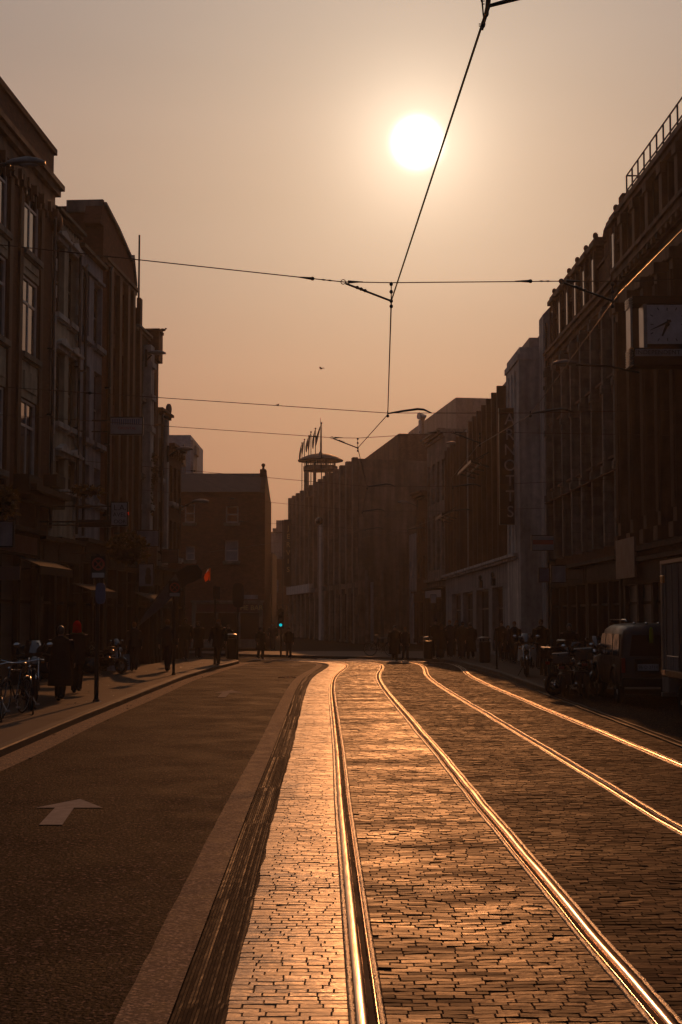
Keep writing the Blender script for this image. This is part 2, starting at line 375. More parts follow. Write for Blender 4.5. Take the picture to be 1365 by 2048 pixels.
def ground_mat(name, col, rough, bscale, bdist, bstr, var=0.3, spec=0.5, sparkle=False, rvar=0.12, nscale=1.5, speck=0, island=False, stretch=(1,1,1)):
    m = mat(name, col, rough, stretch=stretch, ior=(1.39 if 'polished' in name else 1.27 if 'granite setts' in name and 'bright' not in name else 1.5) if rough < 0.6 else 1.25, var=var, nscale=nscale, bump=bstr, bscale=bscale, bdist=bdist, spec=spec, rvar=rvar)
    nt = m.node_tree; N = nt.nodes; L = nt.links; b = N['Principled BSDF']
    if sparkle:
        tc = [n for n in N if n.type == 'TEX_COORD'][0]
        vo = N.new('ShaderNodeTexVoronoi'); vo.inputs['Scale'].default_value = 42; L.new(tc.outputs['Object'], vo.inputs['Vector'])
        bp = N.new('ShaderNodeBump'); bp.inputs['Strength'].default_value = 1.0; bp.inputs['Distance'].default_value = 0.008
        old = b.inputs['Normal'].links[0].from_socket
        L.new(vo.outputs['Color'], bp.inputs['Height']); L.new(old, bp.inputs['Normal']); L.new(bp.outputs[0], b.inputs['Normal'])
    if speck:
        tc = [n for n in N if n.type == 'TEX_COORD'][0]; v2 = N.new('ShaderNodeTexVoronoi'); v2.inputs['Scale'].default_value = speck; L.new(tc.outputs['Object'], v2.inputs['Vector'])
        sp_ = N.new('ShaderNodeSeparateColor'); L.new(v2.outputs['Color'], sp_.inputs[0])
        pw = N.new('ShaderNodeMath'); pw.operation = 'POWER'; L.new(sp_.outputs[0], pw.inputs[0]); pw.inputs[1].default_value = 9.0 if name == 'worn asphalt' else 4.0
        mr_ = N.new('ShaderNodeMapRange'); L.new(pw.outputs[0], mr_.inputs[0]); mr_.inputs[3].default_value = 0.5; mr_.inputs[4].default_value = 20.0 if name == 'worn asphalt' else 3.4 if name != 'worn concrete channel' else 1.8  # few strongly brightened asphalt cells paint sun sparkle over the random stone tone
        sc_ = N.new('ShaderNodeVectorMath'); sc_.operation = 'SCALE'; L.new(b.inputs['Base Color'].links[0].from_socket, sc_.inputs[0]); L.new(mr_.outputs[0], sc_.inputs['Scale']); L.new(sc_.outputs[0], b.inputs['Base Color'])
    if island:
        ge = N.new('ShaderNodeNewGeometry'); m1 = N.new('ShaderNodeMapRange'); L.new(ge.outputs['Random Per Island'], m1.inputs[0]); m1.inputs[3].default_value = 0.45; m1.inputs[4].default_value = 1.7
        sc_ = N.new('ShaderNodeVectorMath'); sc_.operation = 'SCALE'; L.new(b.inputs['Base Color'].links[0].from_socket, sc_.inputs[0]); L.new(m1.outputs[0], sc_.inputs['Scale']); L.new(sc_.outputs[0], b.inputs['Base Color'])
        ro = b.inputs['Roughness'].links[0].from_socket; m2 = N.new('ShaderNodeMath'); m2.operation = 'MULTIPLY'; m3 = N.new('ShaderNodeMapRange'); L.new(ge.outputs['Random Per Island'], m3.inputs[0]); m3.inputs[3].default_value = 1.15; m3.inputs[4].default_value = 0.85
        L.new(ro, m2.inputs[0]); L.new(m3.outputs[0], m2.inputs[1]); L.new(m2.outputs[0], b.inputs['Roughness'])
    return m
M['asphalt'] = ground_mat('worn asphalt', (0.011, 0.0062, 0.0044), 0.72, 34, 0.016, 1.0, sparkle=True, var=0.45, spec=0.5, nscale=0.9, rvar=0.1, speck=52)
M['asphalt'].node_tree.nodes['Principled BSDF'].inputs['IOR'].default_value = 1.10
M['asphalt_far'] = ground_mat('smooth asphalt', (0.016, 0.013, 0.011), 0.9, 120, 0.004, 0.6, spec=0.08)  # base colour lowered to deepen the building shade across the junction
M['conc'] = ground_mat('worn concrete channel', (0.27, 0.165, 0.10), 0.78, 30, 0.01, 0.9, var=0.35, nscale=4, spec=0.25, speck=60)
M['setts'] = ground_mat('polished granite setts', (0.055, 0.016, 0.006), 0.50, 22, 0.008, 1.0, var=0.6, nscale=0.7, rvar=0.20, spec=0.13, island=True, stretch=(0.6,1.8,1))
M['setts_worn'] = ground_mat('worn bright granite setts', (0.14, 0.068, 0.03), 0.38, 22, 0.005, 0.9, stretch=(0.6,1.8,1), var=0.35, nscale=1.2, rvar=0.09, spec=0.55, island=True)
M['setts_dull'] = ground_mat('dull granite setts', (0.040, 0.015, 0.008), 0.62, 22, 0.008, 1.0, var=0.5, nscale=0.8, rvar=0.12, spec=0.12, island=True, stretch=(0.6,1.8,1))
M['joint'] = ground_mat('sett joint grit', (0.045, 0.022, 0.012), 0.85, 200, 0.003, 0.6)
M['ribs'] = ground_mat('dark drainage channel stone', (0.04, 0.021, 0.013), 0.62, 30, 0.006, 0.6, var=0.35, nscale=3, spec=0.3)
M['paving'] = ground_mat('pavement slabs', (0.08, 0.056, 0.042), 0.7, 80, 0.004, 0.5, var=0.25, spec=0.25)
M['kerbstone'] = ground_mat('granite kerb', (0.05, 0.04, 0.034), 0.6, 90, 0.004, 0.5)
M['roadpaint'] = ground_mat('worn white road paint', (0.34, 0.26, 0.20), 0.85, 40, 0.006, 0.7, var=0.25, nscale=9, spec=0.1)
M['rail'] = mat('polished rail steel', (0.46, 0.34, 0.25), 0.20, 1.0, var=0.15, nscale=3, bump=0.25, bscale=6, bdist=0.002, rvar=0.05, stretch=(8, 0.5, 1))
M['groove'] = mat('dark rail groove steel', (0.16, 0.075, 0.04), 0.28, 1.0, var=0.3, nscale=5, bump=0.3, bscale=20, bdist=0.003)
M['seal'] = mat('gritty rail sealant', (0.22, 0.14, 0.08), 0.33, 0.0, var=0.6, nscale=30, bump=1.0, bscale=70, bdist=0.01, spec=0.8)
# ------------------------------------------------------------------ the ground
g = MB()
xs = [-900,-400,-150,-60,-20,0,20,60,150,400,900]; ys = [-200,-50,0,40,90,160,300,600,1200]
for a, b in zip(xs, xs[1:]):
    for c, d in zip(ys, ys[1:]): g.add([(a,c,-0.12),(b,c,-0.12),(b,d,-0.12),(a,d,-0.12)], [(0,1,2,3)])
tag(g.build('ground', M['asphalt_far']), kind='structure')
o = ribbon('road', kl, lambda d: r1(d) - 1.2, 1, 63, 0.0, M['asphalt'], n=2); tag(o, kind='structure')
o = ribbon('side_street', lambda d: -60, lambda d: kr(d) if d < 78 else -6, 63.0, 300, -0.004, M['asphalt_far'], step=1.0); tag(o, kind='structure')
o = ribbon('gutter', lambda d: kl(d) + 0.002, lambda d: kl(d) + 0.42 + 0.02*math.sin(d*0.4), 1, 61.5, 0.004, M['conc']); tag(o, kind='structure')
jag = {}
def jagf(i, amp):
    def f(d):
        k = (i, round(d*3)); 
        if k not in jag: jag[k] = random.uniform(-amp, amp)
        return jag[k]
    return f
ja = jagf(1, 0.005)
o = ribbon('concrete_channel', lambda d: r1(d) - 1.225 + ja(d), lambda d: r1(d) - 0.965, 1, 64.5, 0.006, M['conc'], step=0.34); tag(o, kind='structure')
# ribbed drainage strip: longitudinal ridges, broken by cross joints
ds = dsteps(3, 64, 0.085); nr = 14; vs = []; fs = []
NC = nr*2 + 1; cuts = set(); _i = 0
while _i < len(ds): _i += random.randint(28, 70); cuts.add(_i)
ridge = [random.uniform(0.5, 1.0) for _ in range(NC)]
for i, d in enumerate(ds):
    for k in range(NC):
        x = r1(d) - 0.965 + 0.265*k/(NC-1); hi = (k % 2 == 1)
        if i in cuts: ridge = [random.uniform(0.4, 1.0) for _ in range(NC)]
        if k == 0: ridge = [min(1.1, max(0.25, r_ + random.gauss(0, 0.03))) for r_ in ridge]
        z = -0.007 + (0.012 * ridge[k] if hi else 0) + random.uniform(-0.001, 0.001) + wav(x, d)*min(1,k/(NC-1)*1.0)
        if False: z = -0.005
        vs.append((x + random.uniform(-0.0008, 0.0008), d, z))
for i in range(len(ds)-1):
    for k in range(NC-1): a = i*NC + k; fs.append((a, a+1, a+NC+1, a+NC))
o = MB().add(vs, fs).build('drainage_strip', M['ribs']); tag(o, kind='structure')
def bed(name, fa, fb, d0, d1, dz, m):
    ds_ = dsteps(d0, d1, 0.2); n = 26; vs = []; fs = []
    for d in ds_:
        for k in range(n+1): x = lerp(fa(d), fb(d), k/n); vs.append((x, d, wavs(x, d) + dz))
    for i in range(len(ds_)-1):
        for k in range(n): a = i*(n+1)+k; fs.append((a, a+1, a+n+2, a+n+1))
    return MB().add(vs, fs).build(name, m)
o = bed('track_bed', lambda d: r1(d) - 0.71, lambda d: kr(d), 3, 66.4, -0.007, M['joint']); tag(o, kind='structure')
def setts(name, fa, fb, d0, d1, m, hvar, tilt, w0=0.135, rowh=0.073):
    V = []; Fc = []; y = d0
    row = 0
    while y < d1:
        rh = rowh * random.uniform(0.92, 1.08); yc = y + rh/2
        a, b = fa(yc), fb(yc); sl = S(yc + 0.5) - S(yc - 0.5)
        x = a - (0 if row % 2 else w0 * random.uniform(0.3, 0.6)) + 0.004
        while x < b - 0.02:
            w = w0 * random.uniform(0.8, 1.3); x0 = max(x, a + 0.004); x1 = min(x + w, b - 0.004); x += w
            if x1 - x0 < 0.035: continue
            if b - x1 < 0.04: x1 = b - 0.004; x = b
            j = 0.0013; X0, X1 = x0 + j*random.uniform(0.7,1.6), x1 - j*random.uniform(0.7,1.6); bow = 0.006*math.sin(x0*2.1+y*0.7)+0.003*math.sin(x0*5.3+row*0.9); Y0, Y1 = y + bow + j + random.uniform(-0.001,0.004), y + bow + rh - j - random.uniform(-0.001,0.005)
            z = wavs((X0+X1)/2, yc) + random.gauss(0, hvar); tx = random.gauss(0, tilt); ty = random.gauss(0, tilt)*0.8
            if random.random() < 0.03: z -= 0.005
            e = 0.004; xc = (X0+X1)/2; yy = (Y0+Y1)/2; base = len(V)
            for (px, py) in ((X0,Y0),(X1,Y0),(X1,Y1),(X0,Y1)): V.append((px, py, z - 0.022))
            for (px, py) in ((X0,Y0),(X1,Y0),(X1,Y1),(X0,Y1)): V.append((px, py, z - 0.0032 + tx*(px-xc) + ty*(py-yy)))
            jt = random.uniform(-0.003, 0.003)
            for (px, py) in ((X0+e,Y0+e*0.8+jt),(X1-e,Y0+e*0.8-jt),(X1-e,Y1-e*0.8+jt),(X0+e,Y1-e*0.8-jt)): V.append((px, py, z + tx*(px-xc) + ty*(py-yy)))
            for q in range(4):
                r = (q+1) % 4
                Fc.append((base+q, base+r, base+4+r, base+4+q)); Fc.append((base+4+q, base+4+r, base+8+r, base+8+q))
            Fc.append((base+8, base+9, base+10, base+11))
        y += rh; row += 1
    me = bpy.data.meshes.new(name); me.from_pydata(V, [], Fc); me.materials.append(m)
    o = bpy.data.objects.new(name, me); COL.objects.link(o); return tag(o, kind='structure')
RW = 0.085   # half width kept free for each rail and its sealant
RO = [0.0, 1.435, 3.08, 4.515]   # rails, measured from the leftmost rail
NEAR = 5.4
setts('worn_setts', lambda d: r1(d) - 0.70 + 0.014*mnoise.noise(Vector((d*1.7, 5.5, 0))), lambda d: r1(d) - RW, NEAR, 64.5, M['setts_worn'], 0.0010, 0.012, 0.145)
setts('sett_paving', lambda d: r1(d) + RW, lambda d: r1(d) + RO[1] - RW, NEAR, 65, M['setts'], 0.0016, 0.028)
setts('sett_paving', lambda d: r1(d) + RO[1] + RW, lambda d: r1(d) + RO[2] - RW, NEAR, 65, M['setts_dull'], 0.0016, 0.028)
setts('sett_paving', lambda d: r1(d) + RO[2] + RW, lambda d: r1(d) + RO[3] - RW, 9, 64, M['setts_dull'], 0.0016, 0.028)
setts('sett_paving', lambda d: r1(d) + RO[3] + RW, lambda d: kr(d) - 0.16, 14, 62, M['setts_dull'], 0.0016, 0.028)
# rails: head, groove, keeper lip, and a gritty sealant strip on each side (side = +1: the groove lies to the right)
def rail(off, side, label):
    o_ = thing('tram_rail', label, 'rail', (0,0,0), group='tram rails let into the setts')
    ds = dsteps(3, 67, 0.4)
    def ext(prof, name, m, close=False, rough=0.0, step=None):
        vs = []; fs = []; dd = ds if step is None else dsteps(3, 66, step); n = len(prof)
        for d in dd:
            sl = (S(d+0.3) - S(d-0.3))/0.6; k = 1/math.sqrt(1+sl*sl)
            for (px, pz) in prof:
                q = px*side + (random.uniform(-rough, rough)); vs.append((r1(d) + off + q*k, d - q*sl*k, pz + 0.003 + random.uniform(-rough, rough)*0.5 + wav(r1(d)+off, d)))
        for i in range(len(dd)-1):
            for j in range(n-1): a = i*n + j; fs.append((a, a+1, a+n+1, a+n))
        return MB().add(vs, fs).build(name, m, o_, smooth=True)
    ext([(-0.060,-0.02),(-0.059,0.005),(-0.054,0.0085),(-0.040,0.010),(-0.024,0.0102),(-0.006,0.009),(0.004,0.003)], 'rail_head', M['rail'])
    ext([(0.004,0.003),(0.006,-0.006),(0.013,-0.014),(0.022,-0.016),(0.034,-0.012),(0.044,-0.002)], 'groove', M['groove'])
    ext([(0.044,-0.002),(0.046,0.006),(0.049,0.008),(0.056,0.008),(0.059,0.004),(0.060,-0.02)], 'keeper_lip', M['rail'])
    ext([(-0.092,-0.02),(-0.089,0.002),(-0.080,0.006),(-0.070,0.006),(-0.061,0.003)], 'sealant_strip', M['seal'], rough=0.003, step=0.03)
    ext([(0.061,0.003),(0.070,0.006),(0.080,0.006),(0.089,0.002),(0.092,-0.02)], 'sealant_strip', M['seal'], rough=0.003, step=0.03)
rail(RO[0], 1, 'brightest tram rail, leftmost of the four, beside the pale worn setts')
rail(RO[1], -1, 'second tram rail from the left, running out at the bottom right corner')
rail(RO[2], 1, 'third tram rail from the left, thin and gleaming across the brown setts')
rail(RO[3], -1, 'rightmost tram rail, thin bright line nearest the parked vehicles')
# drain rail on the right and loading bay
o = ribbon('loading_bay', lambda d: kr(d) - 0.02, lambda d: 8.35, 3, 36.6, 0.001, M['asphalt']); tag(o, kind='structure')
dr = MB()
for off, w, h in ((-0.14, 0.05, 0.02), (0.02, 0.05, 0.015)):
    dd = dsteps(8, 38, 0.5)
    dr.loft([[Vector((kr(d)+off, d, -0.02)), Vector((kr(d)+off+w, d, -0.02)), Vector((kr(d)+off+w, d, h+0.003*math.sin(d*3))), Vector((kr(d)+off, d, h+0.003*math.sin(d*3+1)))] for d in dd])
tag(dr.build('bay_edging', M['kerbstone']), kind='structure')
# pavements and kerbs
o = ribbon('pavement', lambda d: -13, lambda d: kl(d) - 0.16, 2, 63.0, 0.12, M['paving'], n=3); tag(o, kind='structure')
o = ribbon('pavement', lambda d: kr(d) + 0.16, lambda d: 13 + (d-36)*0.3, 36.6, 78, 0.12, M['paving'], n=2); tag(o, kind='structure')
o = ribbon('pavement', lambda d: 8.5, lambda d: 12, 3, 36.6, 0.12, M['paving']); tag(o, kind='structure')
def kerb(name, pts, w=0.16, h=0.125):
    # pts: plan points along the outer face; w grows to the left of travel
    rings = []; P = [Vector((p[0], p[1], 0)) for p in pts]
    for i, p in enumerate(P):
        t = (P[min(i+1, len(P)-1)] - P[max(0, i-1)]).normalized(); n = Vector((-t.y, t.x, 0))*w
        j = random.uniform(-0.003, 0.003)
        rings.append([p + Vector((0,0,-0.05)), p + Vector((0,0,h-0.02+j)), p + n*0.1 + Vector((0,0,h+j)), p + n + Vector((0,0,h+j)), p + n + Vector((0,0,-0.05))])
    return tag(MB().loft(rings).build(name, M['kerbstone']), kind='structure')
kerb('kerb', [(kl(d), d) for d in dsteps(2, 62.0, 0.9)] + [(-5.6, 62.8), (-7.5, 63.0), (-12, 63.0)])
kerb('kerb', [(13, 36.6), (9, 36.6), (7.4, 36.7), (6.2, 36.6), (5.6, 36.8), (5.34, 37.3)][::-1][::-1] and [(5.34, 37.0)] + [(kr(d), d) for d in dsteps(37.9, 78, 0.9)], w=-0.16)
kerb('kerb', [(8.5, 3), (8.5, 36.4)], w=-0.16)
kerb('kerb', [(8.5, 36.6), (7.4, 36.6), (6.0, 36.6), (5.45, 36.8), (5.34, 37.0)], w=-0.16)
# far pavement across the junction, in front of the brick pub
o = ribbon('pavement', lambda d: -30, lambda d: -4.2 + (d-78)*-0.1, 84.5, 130, 0.12, M['paving']); tag(o, kind='structure')
# painted markings
def marking(name, pts, label=None, z=0.008):
    mb = MB(); mb.add([(x, y, z) for x, y in pts], [tuple(range(len(pts)))]); return tag(mb.build(name, M['roadpaint']), kind='structure')
marking('lane_arrow', [(-2.84,13.55),(-2.62,13.55),(-2.735,14.75),(-2.44,14.75),(-2.80,15.45),(-3.13,14.75),(-2.93,14.75)])
marking('lane_arrow', [(-3.02,35.0),(-2.82,35.0),(-2.88,37.0),(-2.55,37.0),(-2.93,38.4),(-3.30,37.0),(-3.08,37.0)])
marking('stop_line', [(-4.2,55.2),(-2.2,55.2),(-2.2,55.6),(-4.2,55.6)]); marking('lane_dash', [(-2.0,57.4),(-1.6,57.4),(-1.6,58.0),(-2.0,58.0)])
marking('lane_dash', [(-4.05,59.2),(-3.2,60.6),(-3.3,60.8),(-4.15,59.5)]); marking('lane_dash', [(-2.6,62.0),(-1.2,62.0),(-1.2,62.3),(-2.6,62.3)])
# repairs, covers and cracks in the lane
def patch(cx_, cy_, w, l, m, z=0.003):
    pts = []
    for k in range(20):
        a = 2*PI*k/20; q = 1/max(abs(math.cos(a)), abs(math.sin(a))); pts.append((cx_+w/2*math.cos(a)*q+random.uniform(-.02,.02), cy_+l/2*math.sin(a)*q+random.uniform(-.03,.03), z))
    return tag(MB().add(pts, [tuple(range(20))]).build('road_repair', m), kind='structure')
M['tar'] = ground_mat('dark tar patch', (0.010, 0.008, 0.007), 0.9, 60, 0.006, 0.9, spec=0.0)
# litter and leaves on the pavement and gutter
def scraps(n, fx, d0, d1, z):
    mb = MB()
    for _ in range(n):
        d = random.uniform(d0, d1); x = fx(d); a = random.uniform(0, PI); s = random.uniform(0.012, 0.04)
        c, q = math.cos(a)*s, math.sin(a)*s
        mb.add([(x-c,d-q,z+0.004),(x+q,d-c,z+random.uniform(.004,.02)),(x+c,d+q,z+0.006),(x-q,d+c,z+random.uniform(.004,.025))], [(0,1,2,3)])
    return mb
tag(scraps(60, lambda d: kl(d)+random.uniform(0.03,0.5), 16, 58, 0.006).build('litter', M['paving']), 'small scraps of litter and dry leaves along the left gutter', 'litter', kind='stuff')
tag(scraps(90, lambda d: random.uniform(-8, -5.1), 28, 60, 0.122).build('litter', M['signwhite']), 'small scraps of paper scattered over the left pavement', 'litter', kind='stuff')
mc = MB(); mc.torus((-1.75, 46.5, 0.01), 0.30, 0.015, 'z', 24, 6)
for k in range(-3, 4): mc.box(-1.75-0.26, -1.75+0.26, 46.5+k*0.075-0.01, 46.5+k*0.075+0.01, 0.003, 0.012)
tag(mc.build('drain_cover', M['groove']), kind='structure')
# ------------------------------------------------------------------ left facades
def LF(d): return (-8.82 + (0.055 if d < 42.7 else 0.07) * (d - 42.7), d)
def mk_building(name, label, P0, P1, sg, H, depth, m, wins, group=None, prof=None, rev=0.22, extra_holes=(), wstyle='sash', fm=None, gm=None, sill=None, hood=None):
    F_ = Fac(P0, P1, sg); root = thing(name, label, 'building', (P0[0], P0[1], 0), F_.rz, group)
    mb = MB(); body(mb, F_, H, depth, [w[:4] for w in wins] + list(extra_holes), prof, rev=rev); mb.build('wall', m, root)
    for w in wins:
        o = w[4] if len(w) > 4 else {}
        window(root, sg, w, o.get('style', wstyle), o.get('fm', fm), o.get('gm', gm), o.get('sill', sill), rev, o.get('hood', hood))
    return root, F_
def shopfront(root, sg, s0, s1, h, fascia_m, dark=None, nbay=3, door=1, shutter=False, proj=0.28):
    """a shopfront part with pilasters, fascia, stall riser, glazing and a door"""
    dark = dark or M['timberpaint']
    f = MB(); n = nbay; pw = 0.22
    for i in range(n+1):
        x = lerp(s0+pw/2, s1-pw/2, i/n); f.box(x-pw/2, x+pw/2, 0.004*sg, sg*(proj-0.06), 0.12, h-0.75); f.box(x-pw/2-0.04, x+pw/2+0.04, 0.005*sg, sg*(proj-0.02), 0.12, 0.42)
    f.box(s0, s1, 0.004*sg, sg*(proj-0.04), h-0.748, h-0.10); f.box(s0-0.06, s1+0.06, 0.006*sg, sg*(proj+0.16), h-0.098, h+0.02)
    for i in range(n):
        a = lerp(s0+pw/2, s1-pw/2, i/n)+pw/2+0.003; b = lerp(s0+pw/2, s1-pw/2, (i+1)/n)-pw/2-0.003
        if i != door: f.box(a, b, 0.004*sg, sg*0.16, 0.12, 0.62)
        f.box(a, b, 0.004*sg, sg*0.12, 2.35, 2.43)
    sf = f.build('shopfront', dark, root)
    for i in range(n):
        a = lerp(s0+pw/2, s1-pw/2, i/n)+pw/2+0.01; b = lerp(s0+pw/2, s1-pw/2, (i+1)/n)-pw/2-0.01
        q = MB()
        if shutter: q.box(a, b, 0.01*sg, sg*0.07, 0.14 if i == door else 0.64, h-0.76); q.build('shutter', M['shutter'], sf)
        else: q.box(a, b, 0.01*sg, sg*0.05, 0.14 if i == door else 0.64, h-0.76); q.build('door' if i == door else 'shop_window', M['carglass'], sf)
    q = MB(); q.box(s0+0.3, s1-0.3, sg*(proj-0.038), sg*(proj-0.005), h-0.68, h-0.2); q.build('fascia_board', fascia_m, sf)
    return sf
def roof_gable(root, L, sg, z, dep, rise, m, over=0.15, x0=0.0):
    mb = MB(); y0 = sg*over; y1 = -sg*dep; ym = (y0+y1)/2
    A = [(x0,y0,z),(x0,y1,z),(x0,ym,z+rise)]; B = [(L,y0,z),(L,y1,z),(L,ym,z+rise)]
    mb.loft([[Vector(p) for p in A], [Vector(p) for p in B]]); return mb.build('roof', m, root)
def chimney(root, x, y, z, w, d, h, m, pots=3):
    mb = MB(); mb.box(x-w/2, x+w/2, y-d/2, y+d/2, z, z+h); mb.box(x-w/2-0.08, x+w/2+0.08, y-d/2-0.08, y+d/2+0.08, z+h+0.002, z+h+0.16)
    ch = mb.build('chimney', m, root); p = MB()
    for i in range(pots):
        q = lerp(-d/2+0.2, d/2-0.2, i/max(1, pots-1)); p.tube([(x,y+q,z+h+0.16),(x,y+q,z+h+0.5),(x,y+q,z+h+0.55)], [0.11,0.10,0.13], 10)
    p.build('chimney_pot', m, ch); return ch
# --- b1: brown brick block with bays, heavy cornice
P0, P1 = LF(26), LF(42.7); T = Fac(P0, P1, -1)
cb = (T.s_at(46, 440), T.s_at(77, 440)); ca = (T.s_at(-22, 400), T.s_at(15, 400)); pit = cb[0] - ca[0]
rows = [(T.z_at(62,512), T.z_at(62,372)), (T.z_at(62,716), T.z_at(62,562)), (T.z_at(62,962), T.z_at(62,806))]
wins = []
for k in range(0, 5):
    a, b = cb[0] - k*pit, cb[1] - k*pit
    if a > 0.3:
        for c, d in rows: wins.append((a, b, c, d))
H1 = 15.2
b1, F1 = mk_building('office_building', 'tall dark brick building with heavy bracketed cornice, nearest on the left', P0, P1, -1, H1, 11, M['brick_brown'], wins, wstyle='cross', rev=0.06, sill=M['stone'])
L1 = F1.L
cornice(b1, L1, -1, 14.35, [(0.18,0.10),(0.30,0.06),(0.2,0.20),(0.16,0.30)], M['stone_brown'], ends=0.28, brackets=(22, 0.16, 0.28, 0.22))
mb = MB(); mb.box(0, L1-0.02, -0.02, 0.35, 15.205, 16.1); mb.box(-0.05, L1+0.08, 0.10-0.2, 0.45, 16.102, 16.28); mb.build('parapet', M['brick_brown'], b1)
for k in range(0, 5):   # piers and spandrel panels
    a, b = cb[0] - k*pit, cb[1] - k*pit
    if a < 0.5: break
    for q in (a-0.42, b+0.12):
        p = MB(); p.box(q, q+0.30, -0.004, -0.08, 4.4, 14.2); p.box(q-0.04, q+0.34, -0.006, -0.16, 14.0, 14.33); p.build('pier', M['stone_brown'], b1)
    for (c, d), (c2, d2) in zip(rows, rows[1:]):
        p = MB(); p.box(a, b, -0.004, -0.05, d2+0.02, c-0.24); p.box(a+0.15, b-0.15, -0.052, -0.09, d2+0.25, c-0.5); p.build('spandrel_panel', M['cream'], b1)
sc = MB(); sc.ell((L1-0.02, -0.12, 14.0), (0.16, 0.2, 0.34), 10, 8); sc.build('scroll_bracket', M['stone_brown'], b1, smooth=True)
# projecting shop cornice with two box ends
shopfront(b1, -1, F1.s_at(-60, 1100), F1.s_at(62, 1100), 4.4, M['redpaint'], nbay=3, shutter=True)
shopfront(b1, -1, F1.s_at(64, 1100), F1.s_at(100, 1100), 4.3, M['timberpaint'], nbay=1, door=0)
p = MB(); s0, s1 = F1.s_at(30, 1000), F1.s_at(104, 1000)
p.box(s0, s1+0.1, -0.30, -0.62, F1.z_at(70,992), F1.z_at(70,980)); p.box(s0+0.1, s1, -0.004, -0.42, F1.z_at(70,1010), F1.z_at(70,992.5)); p.box(s1-1.0, s1+0.06, -0.005, -0.40, F1.z_at(104,978), F1.z_at(104,955))
p.box(s0-0.2, s0+1.2, -0.007, -0.45, F1.z_at(40,990), F1.z_at(40,952)); p.build('shop_cornice', M['timberpaint'], b1)
# --- b2 cream with quoins
P0, P1 = LF(42.72), LF(45.9); T = Fac(P0, P1, -1)
wins = []
for (xa, xb, yy) in ((112, 129, ((484,632),(703,846),(914,975))), (137, 153, ((514,651),(720,861),(925,985)))):
    for (yt, yb) in yy: wins.append(T.rect(xa, xb, yt, yb))
wins = [(w[0], w[1], lerp(wins[i%3][2], wins[3+i%3][2], 0.5), lerp(wins[i%3][3], wins[3+i%3][3], 0.5)) for i, w in enumerate(wins)]
b2, F2 = mk_building('townhouse', 'narrow cream townhouse with pale corner quoins and an ornamental band under its eaves', P0, P1, -1, 14.3, 9, M['cream'], wins, sill=M['pale'], hood=M['pale'], fm=M['frame_dark'], gm=M['glass'])
for sd_ in (0, 1):
    q = MB(); q.box(*((0.03,0.2) if sd_ == 0 else (F2.L-0.2,F2.L-0.03)), -0.005, -0.05, 4.6, 13.7)
    for i in range(22):
        z = 4.6 + i*0.42; w = 0.34 if i % 2 else 0.22
        if z < 13.3: q.box(*((0.02, 0.02+w) if sd_ == 0 else (F2.L-0.02-w, F2.L-0.02)), -0.004, -0.07, z, z+0.37)
    q.build('quoins', M['pale'], b2)
cornice(b2, F2.L, -1, 13.75, [(0.10,0.14),(0.06,0.08)], M['pale'], name='string_course')
cornice(b2, F2.L, -1, 14.3, [(0.10,0.14),(0.1,0.26)], M['timberpaint'], name='eaves_gutter')
fr = MB()
for i in range(9):
    x = lerp(0.3, F2.L-0.3, i/8); fr.torus((x, -0.03, 14.1), 0.11, 0.03, 'y', 12, 6); fr.box(x-0.03, x+0.03, -0.004, -0.06, 13.95, 14.27)
fr.build('ornamental_band', M['cream'], b2)
roof_gable(b2, F2.L, -1, 14.52, 8, 1.6, M['slate'])
shopfront(b2, -1, 0.05, F2.L-0.05, 4.35, M['signdark'], nbay=2)
# --- b3 blue grey
P0, P1 = LF(45.92), LF(49.2); T = Fac(P0, P1, -1); wins = []
A_ = [T.rect(166, 179, a, b) for a, b in ((549,676),(732,877),(928,1000))]; B_ = [T.rect(188, 204, a, b) for a, b in ((569,695),(744,890),(938,1008))]
for p_, q_ in zip(A_, B_):
    zt = (p_[3]+q_[3])/2; zb = (p_[2]+q_[2])/2; wins += [(p_[0], p_[1], zb, zt), (q_[0], q_[1], zb, zt)]
b3, F3 = mk_building('townhouse', 'blue grey rendered townhouse with plain tall windows beside the cream one', P0, P1, -1, 14.1, 9, M['greyr'], wins, sill=M['greyr'], fm=M['frame_dark'])
cornice(b3, F3.L, -1, 13.5, [(0.10,0.10)], M['greyr'], name='string_course'); cornice(b3, F3.L, -1, 14.1, [(0.12,0.2)], M['timberpaint'], name='eaves_gutter')
roof_gable(b3, F3.L, -1, 14.23, 8, 1.6, M['slate']); shopfront(b3, -1, 0.05, F3.L-0.05, 4.5, M['signdark'], nbay=2)
# --- b4 tall with raked top
P0, P1 = LF(49.22), LF(54.4); T = Fac(P0, P1, -1); wins = []
zt = [(T.z_at(240,520), T.z_at(240,455)), (13.1, 14.3), (9.9, 12.2), (6.9, 9.2), (4.7, 6.3)]
for (xa, xb) in ((219,227),(237,246),(250,258),(262,271)):
    a, b = T.s_at(xa), T.s_at(xb)
    for c, d in ((12.2,14.0),(9.6,11.7),(7.0,9.1),(4.7,6.4)): wins.append((a, b, c, d))
H4 = 14.6
pr = [(0,16.45),(T.s_at(236,440),16.1),(T.s_at(262,500),15.55),(T.s_at(265,500),15.75),(T.L,14.75)]
b4, F4 = mk_building('office_building', 'tall tan brick building whose steep raked top stands over the townhouses', P0, P1, -1, H4, 12, M['brick_red'], wins, prof=pr, wstyle='sash', fm=M['frame_dark'], rev=0.35)
for x in (213.5, 231, 247.5, 258.5, 272.5):
    a = F4.s_at(x); p = MB(); p.box(a-0.18, a+0.18, -0.004, -0.16, 4.5, 14.4); p.build('pier', M['stone_brown'], b4)
cp = MB()
